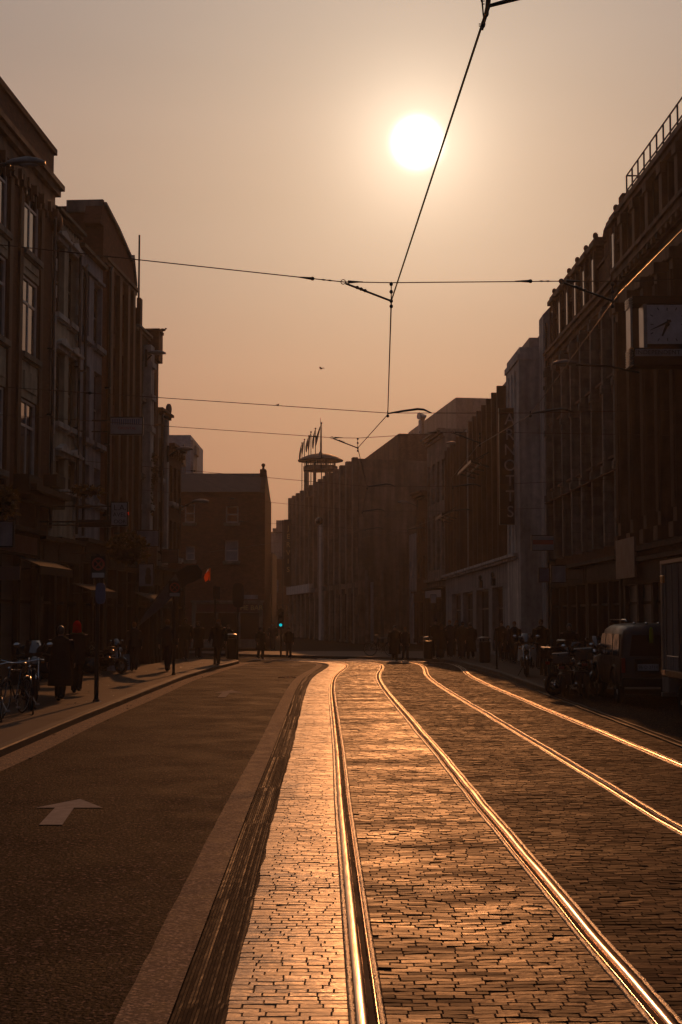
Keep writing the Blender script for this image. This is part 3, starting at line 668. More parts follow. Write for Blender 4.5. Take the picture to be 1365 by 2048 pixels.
for (a, za), (b, zb) in zip(pr, pr[1:]):
    if b - a > 0.25: cp.loft([[Vector((a,-0.1,za)),Vector((a,0.3,za)),Vector((a,0.3,za+0.12)),Vector((a,-0.1,za+0.12))],[Vector((b,-0.1,zb)),Vector((b,0.3,zb)),Vector((b,0.3,zb+0.12)),Vector((b,-0.1,zb+0.12))]])
cp.build('coping', M['stone'], b4)
cornice(b4, F4.L, -1, 14.4, [(0.12,0.10),(0.12,0.18)], M['stone_brown'], ends=0.0)
p = MB(); p.box(-0.16, -0.02, 0.0, 1.3, 16.2, 16.62); p.build('parapet_block', M['stone'], b4)
shopfront(b4, -1, 0.1, F4.L-0.1, 4.4, M['signdark'], nbay=3)
dm = MB(); z0 = F4.z_at(215, 462); dm.add([(-0.05,-0.02,z0),(-0.5,-0.0,z0),(-0.05,-0.02,z0+0.95),(-0.05,0.6,z0),(-0.5,0.6,z0),(-0.05,0.6,z0+0.95)], [(0,1,2),(3,5,4),(0,3,4,1),(1,4,5,2),(2,5,3,0)])
dm.build('gablet', M['brick_red'], b4)
# --- b5
P0, P1 = LF(54.42), LF(56.9); T = Fac(P0, P1, -1)
wins = [(T.s_at(277.5), T.s_at(283.5), c, d) for c, d in ((10.6,12.4),(7.6,9.6),(4.8,6.6))]
b5, F5 = mk_building('townhouse', 'narrow dark brick building hung with signs left of the plain end wall', P0, P1, -1, 13.3, 9, M['brick_dark'], wins, fm=M['frame_dark'], sill=M['stone'])
cornice(b5, F5.L, -1, 13.1, [(0.1,0.12),(0.1,0.22)], M['stone']); shopfront(b5, -1, 0.05, F5.L-0.05, 4.0, M['signdark'], nbay=1, door=0)
p = MB(); a = F5.s_at(286); p.box(a-0.1, a+0.55, -0.004, -0.32, 5.0, 12.8)
for z in (6.2, 7.9, 9.3, 10.6, 11.9): p.box(a-0.16, a+0.6, -0.006, -0.40, z, z+0.22)
p.build('pale_pier', M['pale'], b5)
# --- b6 plain end wall, set forward
d0, d1 = 56.92, 58.9; e0 = LF(d0); e1 = LF(d1)
P0, P1 = (e0[0]+0.10, d0), (e1[0]+0.05, d1); T = Fac(P0, P1, -1)
wins = [(0.7, 1.3, c, d) for c, d in ((10.2,12),(7.4,9.4),(4.8,6.6))]
b6, F6 = mk_building('brick_building', 'brown brick block with plain end wall and big square stack on top', P0, P1, -1, 12.9, 9, M['brick_brown'], wins, fm=M['frame_dark'])
p = MB(); p.box(F6.L-0.9, F6.L+0.06, -0.16, 0.9, 12.55, 13.75); p.box(F6.L-0.95, F6.L+0.10, -0.20, 0.95, 13.752, 13.85); p.build('square_stack', M['brick_brown'], b6)
p = MB(); p.poly([(-0.0,0.0,12.905),(0.0,2.4,12.905),(0.0,2.4,14.2),(0.0,0.9,14.2)], (0.5,0,0)); p.box(-0.05,0.6,0.8,2.5,14.203,14.32); p.build('gable_upstand', M['brick_brown'], b6)
shopfront(b6, -1, 0.1, F6.L-0.1, 4.0, M['signdark'], nbay=2)
# --- b7, b8
P0, P1 = LF(58.95), LF(61.5); T = Fac(P0, P1, -1)
b7, F7 = mk_building('townhouse', 'lower tan townhouse with pale pilasters beyond the plain end wall', P0, P1, -1, 10.6, 8, M['stone'], [(0.5,1.1,c,d) for c, d in ((7.8,9.5),(4.9,6.8))], fm=M['frame_dark'], sill=M['pale'])
cornice(b7, F7.L, -1, 10.5, [(0.12,0.12),(0.1,0.24)], M['stone_brown']); p = MB(); p.box(1.6,1.95,-0.004,-0.14,4.2,10.4); p.build('pier', M['pale'], b7)
mb = MB(); mb.ell((F7.L-0.3,-0.05,10.95),(0.14,0.14,0.28),8,6); mb.build('finial', M['stone'], b7, smooth=True)
shopfront(b7, -1, 0.05, F7.L-0.05, 4.0, M['signdark'], nbay=1, door=0)
P0, P1 = LF(61.52), LF(64.6); T = Fac(P0, P1, -1)
b8, F8 = mk_building('townhouse', 'last low brick building of the left row, in front of the pale blue tower', P0, P1, -1, 9.4, 8, M['brick_brown'], [(0.35+i*0.95,0.9+i*0.95,c,d) for i in range(3) for c, d in ((7.0,8.6),(4.6,6.2))], fm=M['frame_dark'], sill=M['pale'])
cornice(b8, F8.L, -1, 9.3, [(0.12,0.12),(0.12,0.26)], M['stone_brown'], brackets=(6,0.12,0.2,0.2)); chimney(b8, 0.8, 0.8, 9.4, 0.5, 0.9, 1.2, M['brick_brown'], 2)
shopfront(b8, -1, 0.05, F8.L-0.05, 3.9, M['signdark'], nbay=2)
# --- pub across the junction
P0 = (at(300, 1235, 88).x, 88.0); P1 = (at(529.5, 1235, 88).x, 88.0); T = Fac(P0, P1, -1)
wins = []
for (xa, xb, yt, yb, pl) in ((370,390,1008,1045,0),(452,477,1012,1045,0),(372,390,1092,1120,1),(450,477,1080,1122,1)):
    w = T.rect(xa, xb, yt, yb); wins.append((*w, {'gm': M['blind'] if pl else M['glass'], 'fm': M['frame_pale']}))
HP = T.z_at(450, 984)
pub, FP = mk_building('brick_pub', 'brick building facing down the street with slate roof and a tall corner chimney', P0, P1, -1, HP, 8, M['brick_red'], wins, sill=M['stone'])
zr = FP.z_at(450, 946); L = FP.L
mb = MB(); mb.loft([[Vector((-1,-0.15,HP)),Vector((-1,8.2,HP)),Vector((-1,2.2,zr+0.2))],[Vector((L-0.32,-0.15,HP)),Vector((L-0.32,8.2,HP)),Vector((L-0.32,2.2,zr+0.2))]]); mb.build('roof', M['slate'], pub)
mb = MB(); mb.poly([(L-0.32,-0.18,HP-0.05),(L-0.32,8.2,HP-0.05),(L-0.32,2.2,zr+0.30)], (0.3,0,0)); mb.box(L-0.42,L-0.04,1.7,2.8,zr-0.1,zr+0.42); mb.tube([(L-0.23,2.2,zr+0.42),(L-0.23,2.2,zr+0.62)],[0.09,0.07],8); mb.ell((L-0.23,2.2,zr+0.72),(0.13,0.13,0.13),8,6); mb.build('gable_chimney', M['brick_dark'], pub)
zf = FP.z_at(500,1205)
shopfront(pub, -1, FP.s_at(385,1200), L-0.1, zf+0.1, M['redpaint'], M['stone'], nbay=3, proj=0.3)
text('lettering', 'THE BAR', 0.42, M['letteryellow'], pub, (FP.s_at(500,1216), -0.32, FP.z_at(500,1216)), (PI/2,0,0))
mb = MB(); mb.box(FP.s_at(488,1195), FP.s_at(516,1195), -0.004, -0.12, FP.z_at(500,1198), FP.z_at(500,1190)); mb.build('sign_board', M['greyr'], pub)
# --- pale blue tower behind the left row
P0 = (at(330,1235,110).x, 110.0); P1 = (at(379,1235,110).x, 110.0); T = Fac(P0, P1, -1); HT = T.z_at(365, 870)
wins = [(0.4+i*0.62, 0.9+i*0.62, z, z+1.1) for i in range(2) for z in (7.5, 10.0, 12.6)]
tw, FT = mk_building('tower_block', 'pale blue flat topped tower block showing above the left row', P0, P1, -1, HT, 10, M['farblue'], wins, fm=M['frame_dark'])
mb = MB(); x = FT.s_at(381,890); mb.box(FT.L+0.002, FT.L+0.2, 0, 3, 6, FT.z_at(380,880)); mb.box(FT.L+0.203, FT.s_at(391.5,890), 1, 3, FT.z_at(388,906), FT.z_at(388,888)); mb.build('rooftop_cabin', M['concrete'], tw)
mb = MB(); mb.poly([(FT.s_at(388,940),-12,FT.z_at(395,962)),(FT.s_at(402,940),-12,FT.z_at(395,962)),(FT.s_at(402,940),-12,FT.z_at(395,925))],(0,1.5,0))
o = mb.build('roof_peak', M['slate']); o.location = (P0[0], P0[1], 0); tag(o, 'small dark pointed roof peak just right of the pale blue tower', 'roof peak')
# rooftop pole over the left row
o = MB().tube([(0,0,0),(0,0,4.7)],[0.045,0.035],8).build('roof_pole', M['iron']); p = at(277.5, 640, 55.5); o.location = (p.x, 55.5, 13.35-0.3); o.scale = (1,1,(at(277,470,55.5).z-13.05)/4.7)
tag(o, 'tall thin dark pole rising from the left rooftops', 'roof pole')
# birds
def bird(x, y, d, lab, rz, s=1.0, fly=False):
    mb = MB(); mb.ell((0,0,0.1),(0.075,0.17,0.08),10,8); mb.ell((0,0.17,0.18),(0.045,0.055,0.05),8,6); mb.tube([(0,0.21,0.18),(0,0.27,0.17)],[0.015,0.003],6)
    mb.loft([[Vector((-.03,-.12,.08)),Vector((.03,-.12,.08)),Vector((.03,-.12,.1)),Vector((-.03,-.12,.1))],[Vector((-.05,-.3,.04)),Vector((.05,-.3,.04)),Vector((.05,-.3,.05)),Vector((-.05,-.3,.05))]])
    if fly:
        for sx in (-1,1): mb.loft([[Vector((sx*.05,.08,.12)),Vector((sx*.05,-.08,.12)),Vector((sx*.05,-.08,.135)),Vector((sx*.05,.08,.135))],[Vector((sx*.3,.06,.24)),Vector((sx*.3,-.06,.24)),Vector((sx*.3,-.06,.25)),Vector((sx*.3,.06,.25))],[Vector((sx*.55,-.05,.16)),Vector((sx*.55,-.1,.16)),Vector((sx*.55,-.1,.165)),Vector((sx*.55,-.05,.165))]])
    else: mb.tube([(0.02,0,0.05),(0.02,0,-0.03)],0.008,5); mb.tube([(-0.02,0,0.05),(-0.02,0,-0.03)],0.008,5)
    o = mb.build('bird', M['bird'], smooth=True); q = at(x, y, d); o.location = q; o.rotation_euler = (0,0,rz); o.scale = (s,)*3; tag(o, lab, 'bird')
zs = at(327, 664, 59).z
o = bird(326, 663.5, 59.6, 'dark bird perched on top of the square brick stack', R(-60), 0.8)
bird(643, 739, 80, 'small bird flying in the open sky below the catenary', R(60), 0.55, True)
bird(556, 811, 75, 'tiny bird in the sky over the brick building with the chimney', R(-60), 0.35, True)

for b_, F_, s_, h_, m_ in ((b2,F2,F2.L-0.42,13.6,'iron'),(b3,F3,0.35,13.4,'iron'),(b4,F4,0.5,14.2,'iron'),(b7,F7,0.3,10.3,'iron'),(b1,F1,F1.L-0.3,14.0,'iron')):
    p = MB(); p.tube([(s_,-0.16,4.6),(s_,-0.16,h_),(s_+0.2,-0.16,h_+0.2)],0.05,8)
    for z in (5.5,8.0,10.0): p.box(s_-0.08,s_+0.08,-0.003,-0.2,z,z+0.05)
    p.build('drainpipe', M[m_], b_)
# ------------------------------------------------------------------ right facades
def RF(d): return (9.5 - 0.02 * (d - 25), d)
ZC = 12.9
# --- R1: newspaper house with giant piers, attic and roof railing
P0, P1 = RF(22), RF(45.0); T = Fac(P0, P1, 1); wins = []; L = T.L
bay = 1.72; nb = int(L/bay)
for i in range(nb):
    a = L - 0.55 - (i+1)*bay + 0.48; b = L - 0.55 - i*bay
    wins += [(a+0.28, b-0.02, 4.9, 7.9, {'style':'grid'}), (a+0.28, b-0.02, 8.3, 11.3, {'style':'grid'}), (a+0.42, b-0.1, 13.6, 14.75, {'style':'cross'})]
r1b, G1 = mk_building('office_building', 'long brown building with giant fluted piers, attic storey and roof railing, nearest on the right', P0, P1, 1, 15.15, 12, M['stone_brown'], wins, fm=M['frame_dark'], rev=0.4)
for i in range(nb+1):
    x = L - 0.55 - i*bay + 0.06; p = MB()
    p.box(x-0.02, x+0.36, 0.004, 0.34, 4.5, 11.6)
    for k in range(3): p.box(x+0.02+k*0.12, x+0.07+k*0.12, 0.342, 0.40, 4.9, 11.3)
    p.box(x-0.06, x+0.40, 0.006, 0.44, 11.602, 11.9); p.box(x-0.08, x+0.42, 0.006, 0.46, 4.1, 4.498)
    p.build('fluted_pier', M['stone_brown'], r1b)
    p = MB(); p.box(x, x+0.34, 0.004, 0.16, 13.35, 14.8); p.box(x-0.05, x+0.39, 0.005, 0.22, 14.5, 14.78); p.build('attic_pier', M['stone_brown'], r1b)
cornice(r1b, L, 1, 11.92, [(0.35,0.20),(0.25,0.12),(0.2,0.26),(0.22,0.38),(0.12,0.46)], M['stone_brown'], ends=0.0, brackets=None)
for i in range(int((L-6)/0.55)): mb = MB(); mb.box(6.2+i*0.55, 6.42+i*0.55, 0.25, 0.36, 12.56, 12.718); mb.build('modillion', M['stone_brown'], r1b)
cornice(r1b, L, 1, 14.82, [(0.15,0.14),(0.18,0.22)], M['stone_brown'])
cornice(r1b, L, 1, 3.75, [(0.15,0.35),(0.17,0.45)], M['brick_dark'], name='string_course')
rl = MB(); z0 = 15.15
for k in range(int(L/0.8)+1):
    x = L - 0.1 - k*0.8; rl.tube([(x,-0.1,z0),(x,-0.1,z0+1.0)],0.028,6)
for z in (0.5, 1.0): rl.tube([(0,-0.1,z0+z),(L-0.1,-0.1,z0+z)],0.028,6)
rl.tube([(L-0.1,-0.1,z0+1.0),(L-0.1,-1.0,z0+1.0),(L-0.1,-1.0,z0)],0.028,6); rl.tube([(L-0.1,-0.1,z0+.5),(L-0.1,-1.0,z0+.5)],0.028,6)
rl.build('roof_railing', M['iron'], r1b)
shopfront(r1b, 1, 9.5, 17.0, 3.7, M['signdark'], nbay=3); shopfront(r1b, 1, 17.1, L-0.2, 3.7, M['signdark'], M['timberpaint'], nbay=3, shutter=True)
p = MB(); p.box(9.4, L-0.02, 0.003, 0.05, 0.1, 3.74); p.build('base_shade_sheet', M['timberpaint'], r1b)  # added dark sheet over the wall, standing in for street-level shade
p = MB(); a, b = G1.s_at(1212,1140), G1.s_at(1163,1140); b=min(b,L-0.1); a=min(a,b-1.5)
p.box(G1.L-2.9, G1.L-0.3, 0.40, 0.47, 3.15, 4.35); o = p.build('sign_board', M['signpink'], r1b)
# --- R2: glazed bays, long cornice, row of gabled dormers
P0, P1 = RF(45.02), RF(58.6); T = Fac(P0, P1, 1); L = T.L; nb = 7; bw = L/nb; wins = []
for i in range(nb):
    for c, d in ((4.7,6.6),(7.25,9.3),(9.95,12.1)): wins.append((i*bw+0.30, (i+1)*bw-0.30, c, d, {'style':'grid'}))
r2b, G2 = mk_building('office_building', 'ornate brick building with glazed bays and a stepped row of gabled dormers on the right', P0, P1, 1, 13.0, 12, M['brick_brown'], wins, fm=M['frame_dark'], rev=0.12)
for i in range(nb+1):
    x = min(max(i*bw, 0.16), L-0.16); p = MB(); p.box(x-0.11, x+0.11, 0.004, 0.36, 4.3, 12.3)
    for z in (6.7, 9.4, 11.9): p.box(x-0.15, x+0.15, 0.006, 0.42, z, z+0.25)
    p.build('pier', M['stone'], r2b)
for i in range(nb):
    for z0_, z1_ in ((6.66,7.2),(9.36,9.9)):
        p = MB(); a, b = i*bw+0.2, (i+1)*bw-0.2; p.box(a, b, 0.004, 0.10, z0_, z1_); xm = (a+b)/2
        p.torus((xm, 0.12, (z0_+z1_)/2), 0.17, 0.04, 'y', 14, 6); p.ell((xm-0.38,0.12,(z0_+z1_)/2),(0.10,0.06,0.14),8,6); p.ell((xm+0.38,0.12,(z0_+z1_)/2),(0.10,0.06,0.14),8,6)
        p.box(a, b, 0.006, 0.24, z1_-0.06, z1_+0.02); p.build('spandrel_panel', M['stone_brown'], r2b)
cornice(r2b, L, 1, 12.2, [(0.2,0.14),(0.2,0.22),(0.2,0.34),(0.12,0.42)], M['stone_brown'], ends=0.0, brackets=(nb*2+1,0.14,0.4,0.24))
cornice(r2b, L, 1, 6.62, [(0.03,0.42)], M['stone_brown'], name='balcony_ledge')
for i in range(8):
    xc = 0.95 + i*(L-1.7)/7; z0_ = 12.93; w = 0.52
    if i == 1: continue
    dm = MB(); dm.box(xc-w, xc+w, 0.12, -1.6, z0_, z0_+1.95); dm.box(xc-w+0.06, xc-0.22, 0.17, 0.122, z0_+0.1, z0_+1.85); dm.box(xc+0.22, xc+w-0.06, 0.17, 0.122, z0_+0.1, z0_+1.85)
    dr_ = dm.build('dormer', M['brick_brown'], r2b)
    q = MB(); q.box(xc-w-0.10, xc+w+0.10, 0.24, -1.7, z0_+1.953, z0_+2.12); q.box(xc-w-0.03, xc+w+0.03, 0.16, -1.6, z0_+2.122, z0_+2.28); q.ell((xc-w*0.7,0.1,z0_+2.36),(0.10,0.10,0.13),8,6); q.build('dormer_cap', M['stone_brown'], dr_)
    q = MB(); q.box(xc-0.19, xc+0.19, 0.15, 0.123, z0_+0.35, z0_+1.6); q.build('dormer_window', M['glass'], dr_)
mb = MB(); mb.box(0, L, 0.04, -0.3, 12.94, 14.05); mb.box(0, L, 0.12, -0.34, 14.052, 14.16); mb.build('attic_parapet', M['brick_brown'], r2b)
mb = MB(); mb.poly([(0,0.0,13.002),(0,-1.2,14.6),(0,-9,14.6),(0,-9,13.002)],(L,0,0)); mb.build('roof', M['slate'], r2b)
mb = MB(); z = 13.0; cx0 = 2.2; mb.box(cx0-0.38,cx0+0.35,0.1,-1.1,z,z+1.6); mb.loft([[Vector((cx0+0.42*math.cos(a)*s,-0.4+0.6*math.sin(a)*s,z+1.6+h)) for a in [2*PI*j/12 for j in range(12)]] for s,h in ((1,0),(1.05,0.15),(0.98,0.4),(0.75,0.7),(0.4,0.85),(0.3,0.9))])
mb.box(cx0-0.25,cx0+0.22,-0.45,-0.95,z+2.2,z+3.15); mb.box(cx0-0.30,cx0+0.27,-0.40,-1.0,z+3.0,z+3.2); mb.build('chimney', M['brick_brown'], r2b)
chimney(r2b, 4.2, -1.6, 14.3, 0.5, 1.0, 1.0, M['brick_brown'], 3); chimney(r2b, 10.9, -0.9, 13.4, 0.4, 0.7, 1.5, M['brick_brown'], 2)
shopfront(r2b, 1, 0.2, 5.7, 3.9, M['signdark'], nbay=3); shopfront(r2b, 1, 5.8, L-0.2, 3.9, M['signdark'], nbay=4)
# --- R3: department store
c0 = at(1047,1235,60.0).x
P0 = (c0, 60.0); P1 = (at(893,1235,94).x, 94.0); T = Fac(P0, P1, 1); L = T.L; wins = []
fins = []
def finset(xa, xb, n, zt_off=0.0):
    a, b = T.s_at(xa, 1000), T.s_at(xb, 1000)
    for i in range(n):
        s0 = lerp(a, b, i/n); s1 = lerp(a, b, (i+1)/n); wins.append((s0+0.16, s1-0.16, 5.1, 12.3, {'style':'grid','fm':M['frame_dark']})); fins.append(s0)
    fins.append(b)
finset(1014, 953, 6); finset(934, 903, 5)
st = [(T.s_at(1006,1200),T.s_at(985,1200)),(T.s_at(978,1200),T.s_at(953,1200)),(T.s_at(946,1200),T.s_at(926,1200)),(T.s_at(922,1200),T.s_at(904,1200))]
for a, b in st: wins.append((a, b, 0.3, 3.4, {'style':'cross','fm':M['frame_dark']}))
r3, G3 = mk_building('department_store', 'pale department store with bronze window fins and plain end wall, right of the street', P0, P1, 1, 12.75, 26, M['concrete'], wins, rev=0.35)
for s_ in fins:
    p = MB(); p.box(s_-0.11, s_+0.11, 0.004, 0.42, 4.7, 12.55); p.build('fin', M['stone_brown'], r3)
cornice(r3, L, 1, 4.45, [(0.12,0.18),(0.14,0.3)], M['pale'], name='ledge', x0=0.6)
sT = T.s_at(1018,900)
mb = MB(); mb.box(-0.06, sT, 0.10, -4.0, 0.0, 12.9); mb.poly([(-0.06,0.10,12.902),(sT,0.10,12.902),(sT,-0.5,13.25),(-0.06,-0.5,13.25)][::1],(0,-0.01,0)) if False else None
mb.box(-0.10, sT+0.06, 0.16, -4.1, 12.903, 13.15); mb.box(-0.06, sT, 0.06, -3.8, 13.152, 13.45); mb.build('corner_tower', M['pale'], r3)
mb = MB()
for x in (0.9, 1.9, 2.9): mb.box(x, x+0.25, 0.102, 0.16, 4.6, 12.6)
mb.build('tower_rib', M['pale'], r3)
mb = MB(); x0 = at(1060,1235,64); mb.box(3.4, 8.4, -0.9, -8, 12.8, 14.55); mb.box(4.0, 7.0, -1.6, -6, 14.552, 14.95); mb.build('rooftop_plant', M['zinc'], r3)
for k in (1, 2):   # fire-escape like canopies
    xa = (T.s_at(995,875), T.s_at(927,940))[k-1]; z = (9.15, 7.7)[k-1]; p = MB()
    for i in range(4 if k == 1 else 3): p.tube([(xa+i*1.9,0.42,z),(xa+i*1.9,1.25,z+0.25)],0.05,6); p.tube([(xa+i*1.9,0.42,z+0.7),(xa+i*1.9,1.25,z+0.25)],0.03,6)
    n_ = 3 if k == 1 else 2
    p.box(xa-0.2, xa+n_*1.9+0.2, 1.2, 1.3, z+0.18, z+0.32); p.box(xa-0.2, xa+n_*1.9+0.2, 0.8, 0.86, z+0.1, z+0.2); p.build('light_canopy', M['iron'], r3)
for x_ in (965, 990):
    a = T.s_at(x_, 1140); p = MB(); p.ell((a,0.12,4.02),(0.15,0.08,0.16),8,6); p.loft([[Vector((a-w_,y_,z_)) for y_ in (0.02,0.16)]+[Vector((a+w_,y_,z_)) for y_ in (0.16,0.02)] for w_, z_ in ((0.34,3.5),(0.32,3.8),(0.12,3.9))]); p.build('emblem_bust', M['signdark'], r3)
# pale block standing behind, between the ornate building and the store
P0 = (at(1090,1235,61).x, 58.9); P1 = (at(1090,1235,61).x+0.3, 60.0)
mb = MB(); mb.box(8.8-0.35, 14, 58.72, 59.95, 0, 14.6); mb.poly([(8.8-0.35,58.72,14.602),(9.3,58.72,15.5),(14,58.72,15.5),(14,58.72,14.602)],(0,1.2,0)); pb = mb.build('wall', M['pale'])
pr_ = thing('office_building', 'slim pale building wedged between the dormered building and the department store', 'building'); pb.parent = pr_
mb = MB(); mb.box(8.42, 9.0, 58.55, 58.715, 3.5, 3.62); mb.box(8.42,9.0,58.6,58.715,11.4,11.55); mb.build('ledge', M['stone'], pr_)
mb = MB(); mb.box(8.70, 9.05, 58.66, 58.716, 6.9, 7.5); mb.build('wall_vent', M['iron'], pr_)
mb = MB(); mb.tube([(8.55,58.6,0.2),(8.55,58.6,14.2)],0.045,8); mb.build('drainpipe', M['iron'], pr_)
# --- R4 classical, R5 brick, R6 pale
def simple(name, label, x0, d0, x1, d1, ytop, xt, m, cols, rowz, sg=1, style='sash', fm=None, corn=True, dep=10, H=None, sill=None):
    P0 = (at(x0,1235,d0).x, d0); P1 = (at(x1,1235,d1).x, d1)
    T = Fac(P0, P1, sg); H = H or T.z_at(xt, ytop); w = []
    for i in range(cols):
        a = T.L*(i+0.22)/cols; b = T.L*(i+0.78)/cols
        for c, d in rowz: 
            if d < H-0.3: w.append((a, b, c, d))
    rt, G = mk_building(name, label, P0, P1, sg, H, dep, m, w, fm=fm or M['frame_dark'], sill=sill)
    if corn: cornice(rt, G.L, sg, H-0.5, [(0.2,0.15),(0.2,0.35),(0.14,0.5)], m, ends=0.0)
    return rt, G
r4, G4 = simple('classical_building', 'stone building with deep classical cornice and tall pale windows left of the bronze fins', 893, 94.2, 856, 101, 868, 875, M['stone'], 4, ((5.2,9.0),(9.8,12.6)), fm=M['pale'])
cornice(r4, G4.L, 1, 4.4, [(0.2,0.3)], M['stone'], name='string_course'); shopfront(r4, 1, 0.2, G4.L-0.2, 4.0, M['signwhite'], nbay=3)
r5, G5 = simple('brick_building', 'lower brown brick building stepping down beyond the classical one', 855, 101.3, 834, 104.5, 985, 845, M['brick_brown'], 2, ((4.8,6.4),(7.4,9.0)))
shopfront(r5, 1, 0.1, G5.L-0.1, 3.8, M['signdark'], nbay=2)
r6, G6 = simple('townhouse', 'narrow pale house, last and lowest of the right row', 833, 104.8, 819, 108.0, 1068, 826, M['pale'], 2, ((2.6,4.0),(4.9,6.2)), corn=False)
# --- the mall: three blocks and a corner tower
def block(name, label, pts, H, m, parent=None):
    """closed block over a plan polygon"""
    mb = MB(); mb.poly([(x, y, 0) for x, y in pts], (0,0,H)); return mb.build(name, m, parent)
mall = thing('shopping_mall', 'shopping mall with domed corner pavilion closing the view down the street', 'building')
xA, dA = at(718,1235,107).x, 107.0; xB, dB = at(584,1235,144.6).x, 144.6; HM = 13.95
block('wall', '', [(xA,dA),(6.9,109.0),(7.0,150),(xB+0.5,150),(xB,dB)], HM, M['mallstone'], mall)
MF = Fac((xB,dB), (xA,dA), -1)
def mloc(o): o.location = (MF.P0.x, MF.P0.y, 0); o.rotation_euler = (0,0,MF.rz); return o
n = 13
for i in range(n+1):
    s_ = MF.L*i/n*0.98+0.2; p = MB(); p.box(s_-0.35, s_+0.35, -0.004, -0.4, 4.6 , HM+0.12); p.box(s_-0.3, s_+0.3, -0.005, -0.3, 0.0, 4.2); mloc(p.build('pier', M['mallstone'], mall))
for i in range(n):
    a = MF.L*i/n*0.98+0.75; b = MF.L*(i+1)/n*0.98-0.35
    if i == 8: continue
    p = MB(); p.box(a, b, -0.01, -0.06, 5.2, 8.2); p.box(a,b,-0.01,-0.06,9.0,12.6); mloc(p.build('window', M['glass'], mall))
    p = MB(); p.box(a, b, -0.01, -0.05, 0.2, 3.8); mloc(p.build('shop_window', M['glass'], mall))
p = MB(); p.box(0, MF.L*0.42, -0.004, -0.55, 4.22, 5.0); mloc(p.build('frieze', M['pale'], mall))
p = MB(); s_ = MF.s_at(652,1100); p.box(s_-0.7, s_+0.7, -0.05, -0.5, 0, MF.z_at(652,1050)); mloc(p.build('pale_strip', M['pale'], mall))
p = MB(); p.ell((s_+0.4,-0.6,MF.z_at(652,1043)),(0.5,0.4,0.35),10,6); mloc(p.build('floodlight', M['iron'], mall))
# front face details
p = MB()
for x in np.linspace(xA+0.6, 6.6, 5): p.box(x-0.12, x+0.12, dA-0.25-0.0+ (x-xA)*0.36*1.0, dA+0.5+(x-xA)*0.36, 0, 5.5)
p.build('ground_pier', M['stone'], mall)
p = MB(); p.box(xA+0.9, xA+1.1, dA-0.35, dA+0.8, 0, MF.z_at(718,1230) if False else 4.6); p.build('mast', M['steel'], mall)
x2, d2 = at(799,1235,112).x, 112.0; x3, d3 = at(731,1235,129.7).x, 129.7
u_ = block('upper_block', '', [(x2,d2),(13,113.5),(13,150),(x3+1,150),(x3,d3)], 16.5, M['mallbrick'], mall)
x4, d4 = at(915,1235,150).x, 150.0; x5, d5 = at(819,1235,178.6).x, 178.6
block('roof_block', '', [(x4,d4),(24,152),(24,200),(x5,200),(x5,d5)], 25.3, M['zinc'], mall)
x6 = at(905,1235,118).x; block('side_block', '', [(x6,118),(16,118),(16,140),(at(835,1235,136).x,136)], at(905,862,118).z, M['mallbrick'], mall)
p = MB(); q_ = at(843,842,165); p.tube([(q_.x,165,20),(q_.x,165,q_.z),(q_.x+0.3,165,q_.z+0.5),(q_.x-0.3,164.6,q_.z+0.55)],[0.35,0.35,0.38,0.42],10); p.build('roof_cowl', M['steel'], mall)
# pavilion
ct = at(641,1235,128.5); px_ = ct.x; py_ = 129.0; r_ = 1.28; zb = 13.2
pv = thing('roof_pavilion', 'open domed lookout pavilion with broad eaves on the mall roof corner', 'pavilion', (px_, py_, 0), R(0.8))
zz = lambda y: CH + (HY - y) * 128.5 / F
def octa(s, z, n=8): return [Vector((s*math.cos(PI/n+2*PI*j/n), s*math.sin(PI/n+2*PI*j/n), z)) for j in range(n)]
for j in range(8):
    a = PI/8 + 2*PI*j/8; p = MB(); x, y = 1.38*math.cos(a), 1.38*math.sin(a); p.box(x-0.14,x+0.14,y-0.14,y+0.14,zb-0.3,zz(933)); p.build('column', M['mallstone'], pv)
p = MB(); p.loft([octa(1.68,zz(940)),octa(1.68,zz(932)),octa(1.50,zz(931.5)),octa(1.50,zz(929.8))]); p.build('ring_beam', M['mallstone'], pv)
p = MB()
for j in range(8):
    a = PI/8+2*PI*j/8; x, y = 1.38*math.cos(a), 1.38*math.sin(a); p.box(x-0.1,x+0.1,y-0.1,y+0.1,zz(929.8),zz(921)); 
    b_ = PI/8+2*PI*(j+1)/8
    for t in (0.25,0.5,0.75):
        xx = lerp(x,1.38*math.cos(b_),t); yy = lerp(y,1.38*math.sin(b_),t); p.box(xx-0.025,xx+0.025,yy-0.025,yy+0.025,zz(929.8),zz(921))
p.build('clerestory', M['frame_dark'], pv)
p = MB(); p.loft([octa(1.2,zb-0.3,16),octa(1.2,zb+0.25,16)]); p.build('floor', M['mallstone'], pv)
p = MB(); rr = [(2.05,920.8),(2.1,918.6),(2.02,917.6),(1.7,913.5),(1.3,909.8),(0.85,906.8),(0.4,905.2),(0.1,904.6)]; p.loft([octa(r__,zz(y__),24) for r__, y__ in rr])
p.tube([(0,0,zz(905)),(0,0,zz(900)),(0,0,zz(832))],[0.22,0.06,0.02],6); p.build('dome_roof', M['slate'], pv, smooth=False)
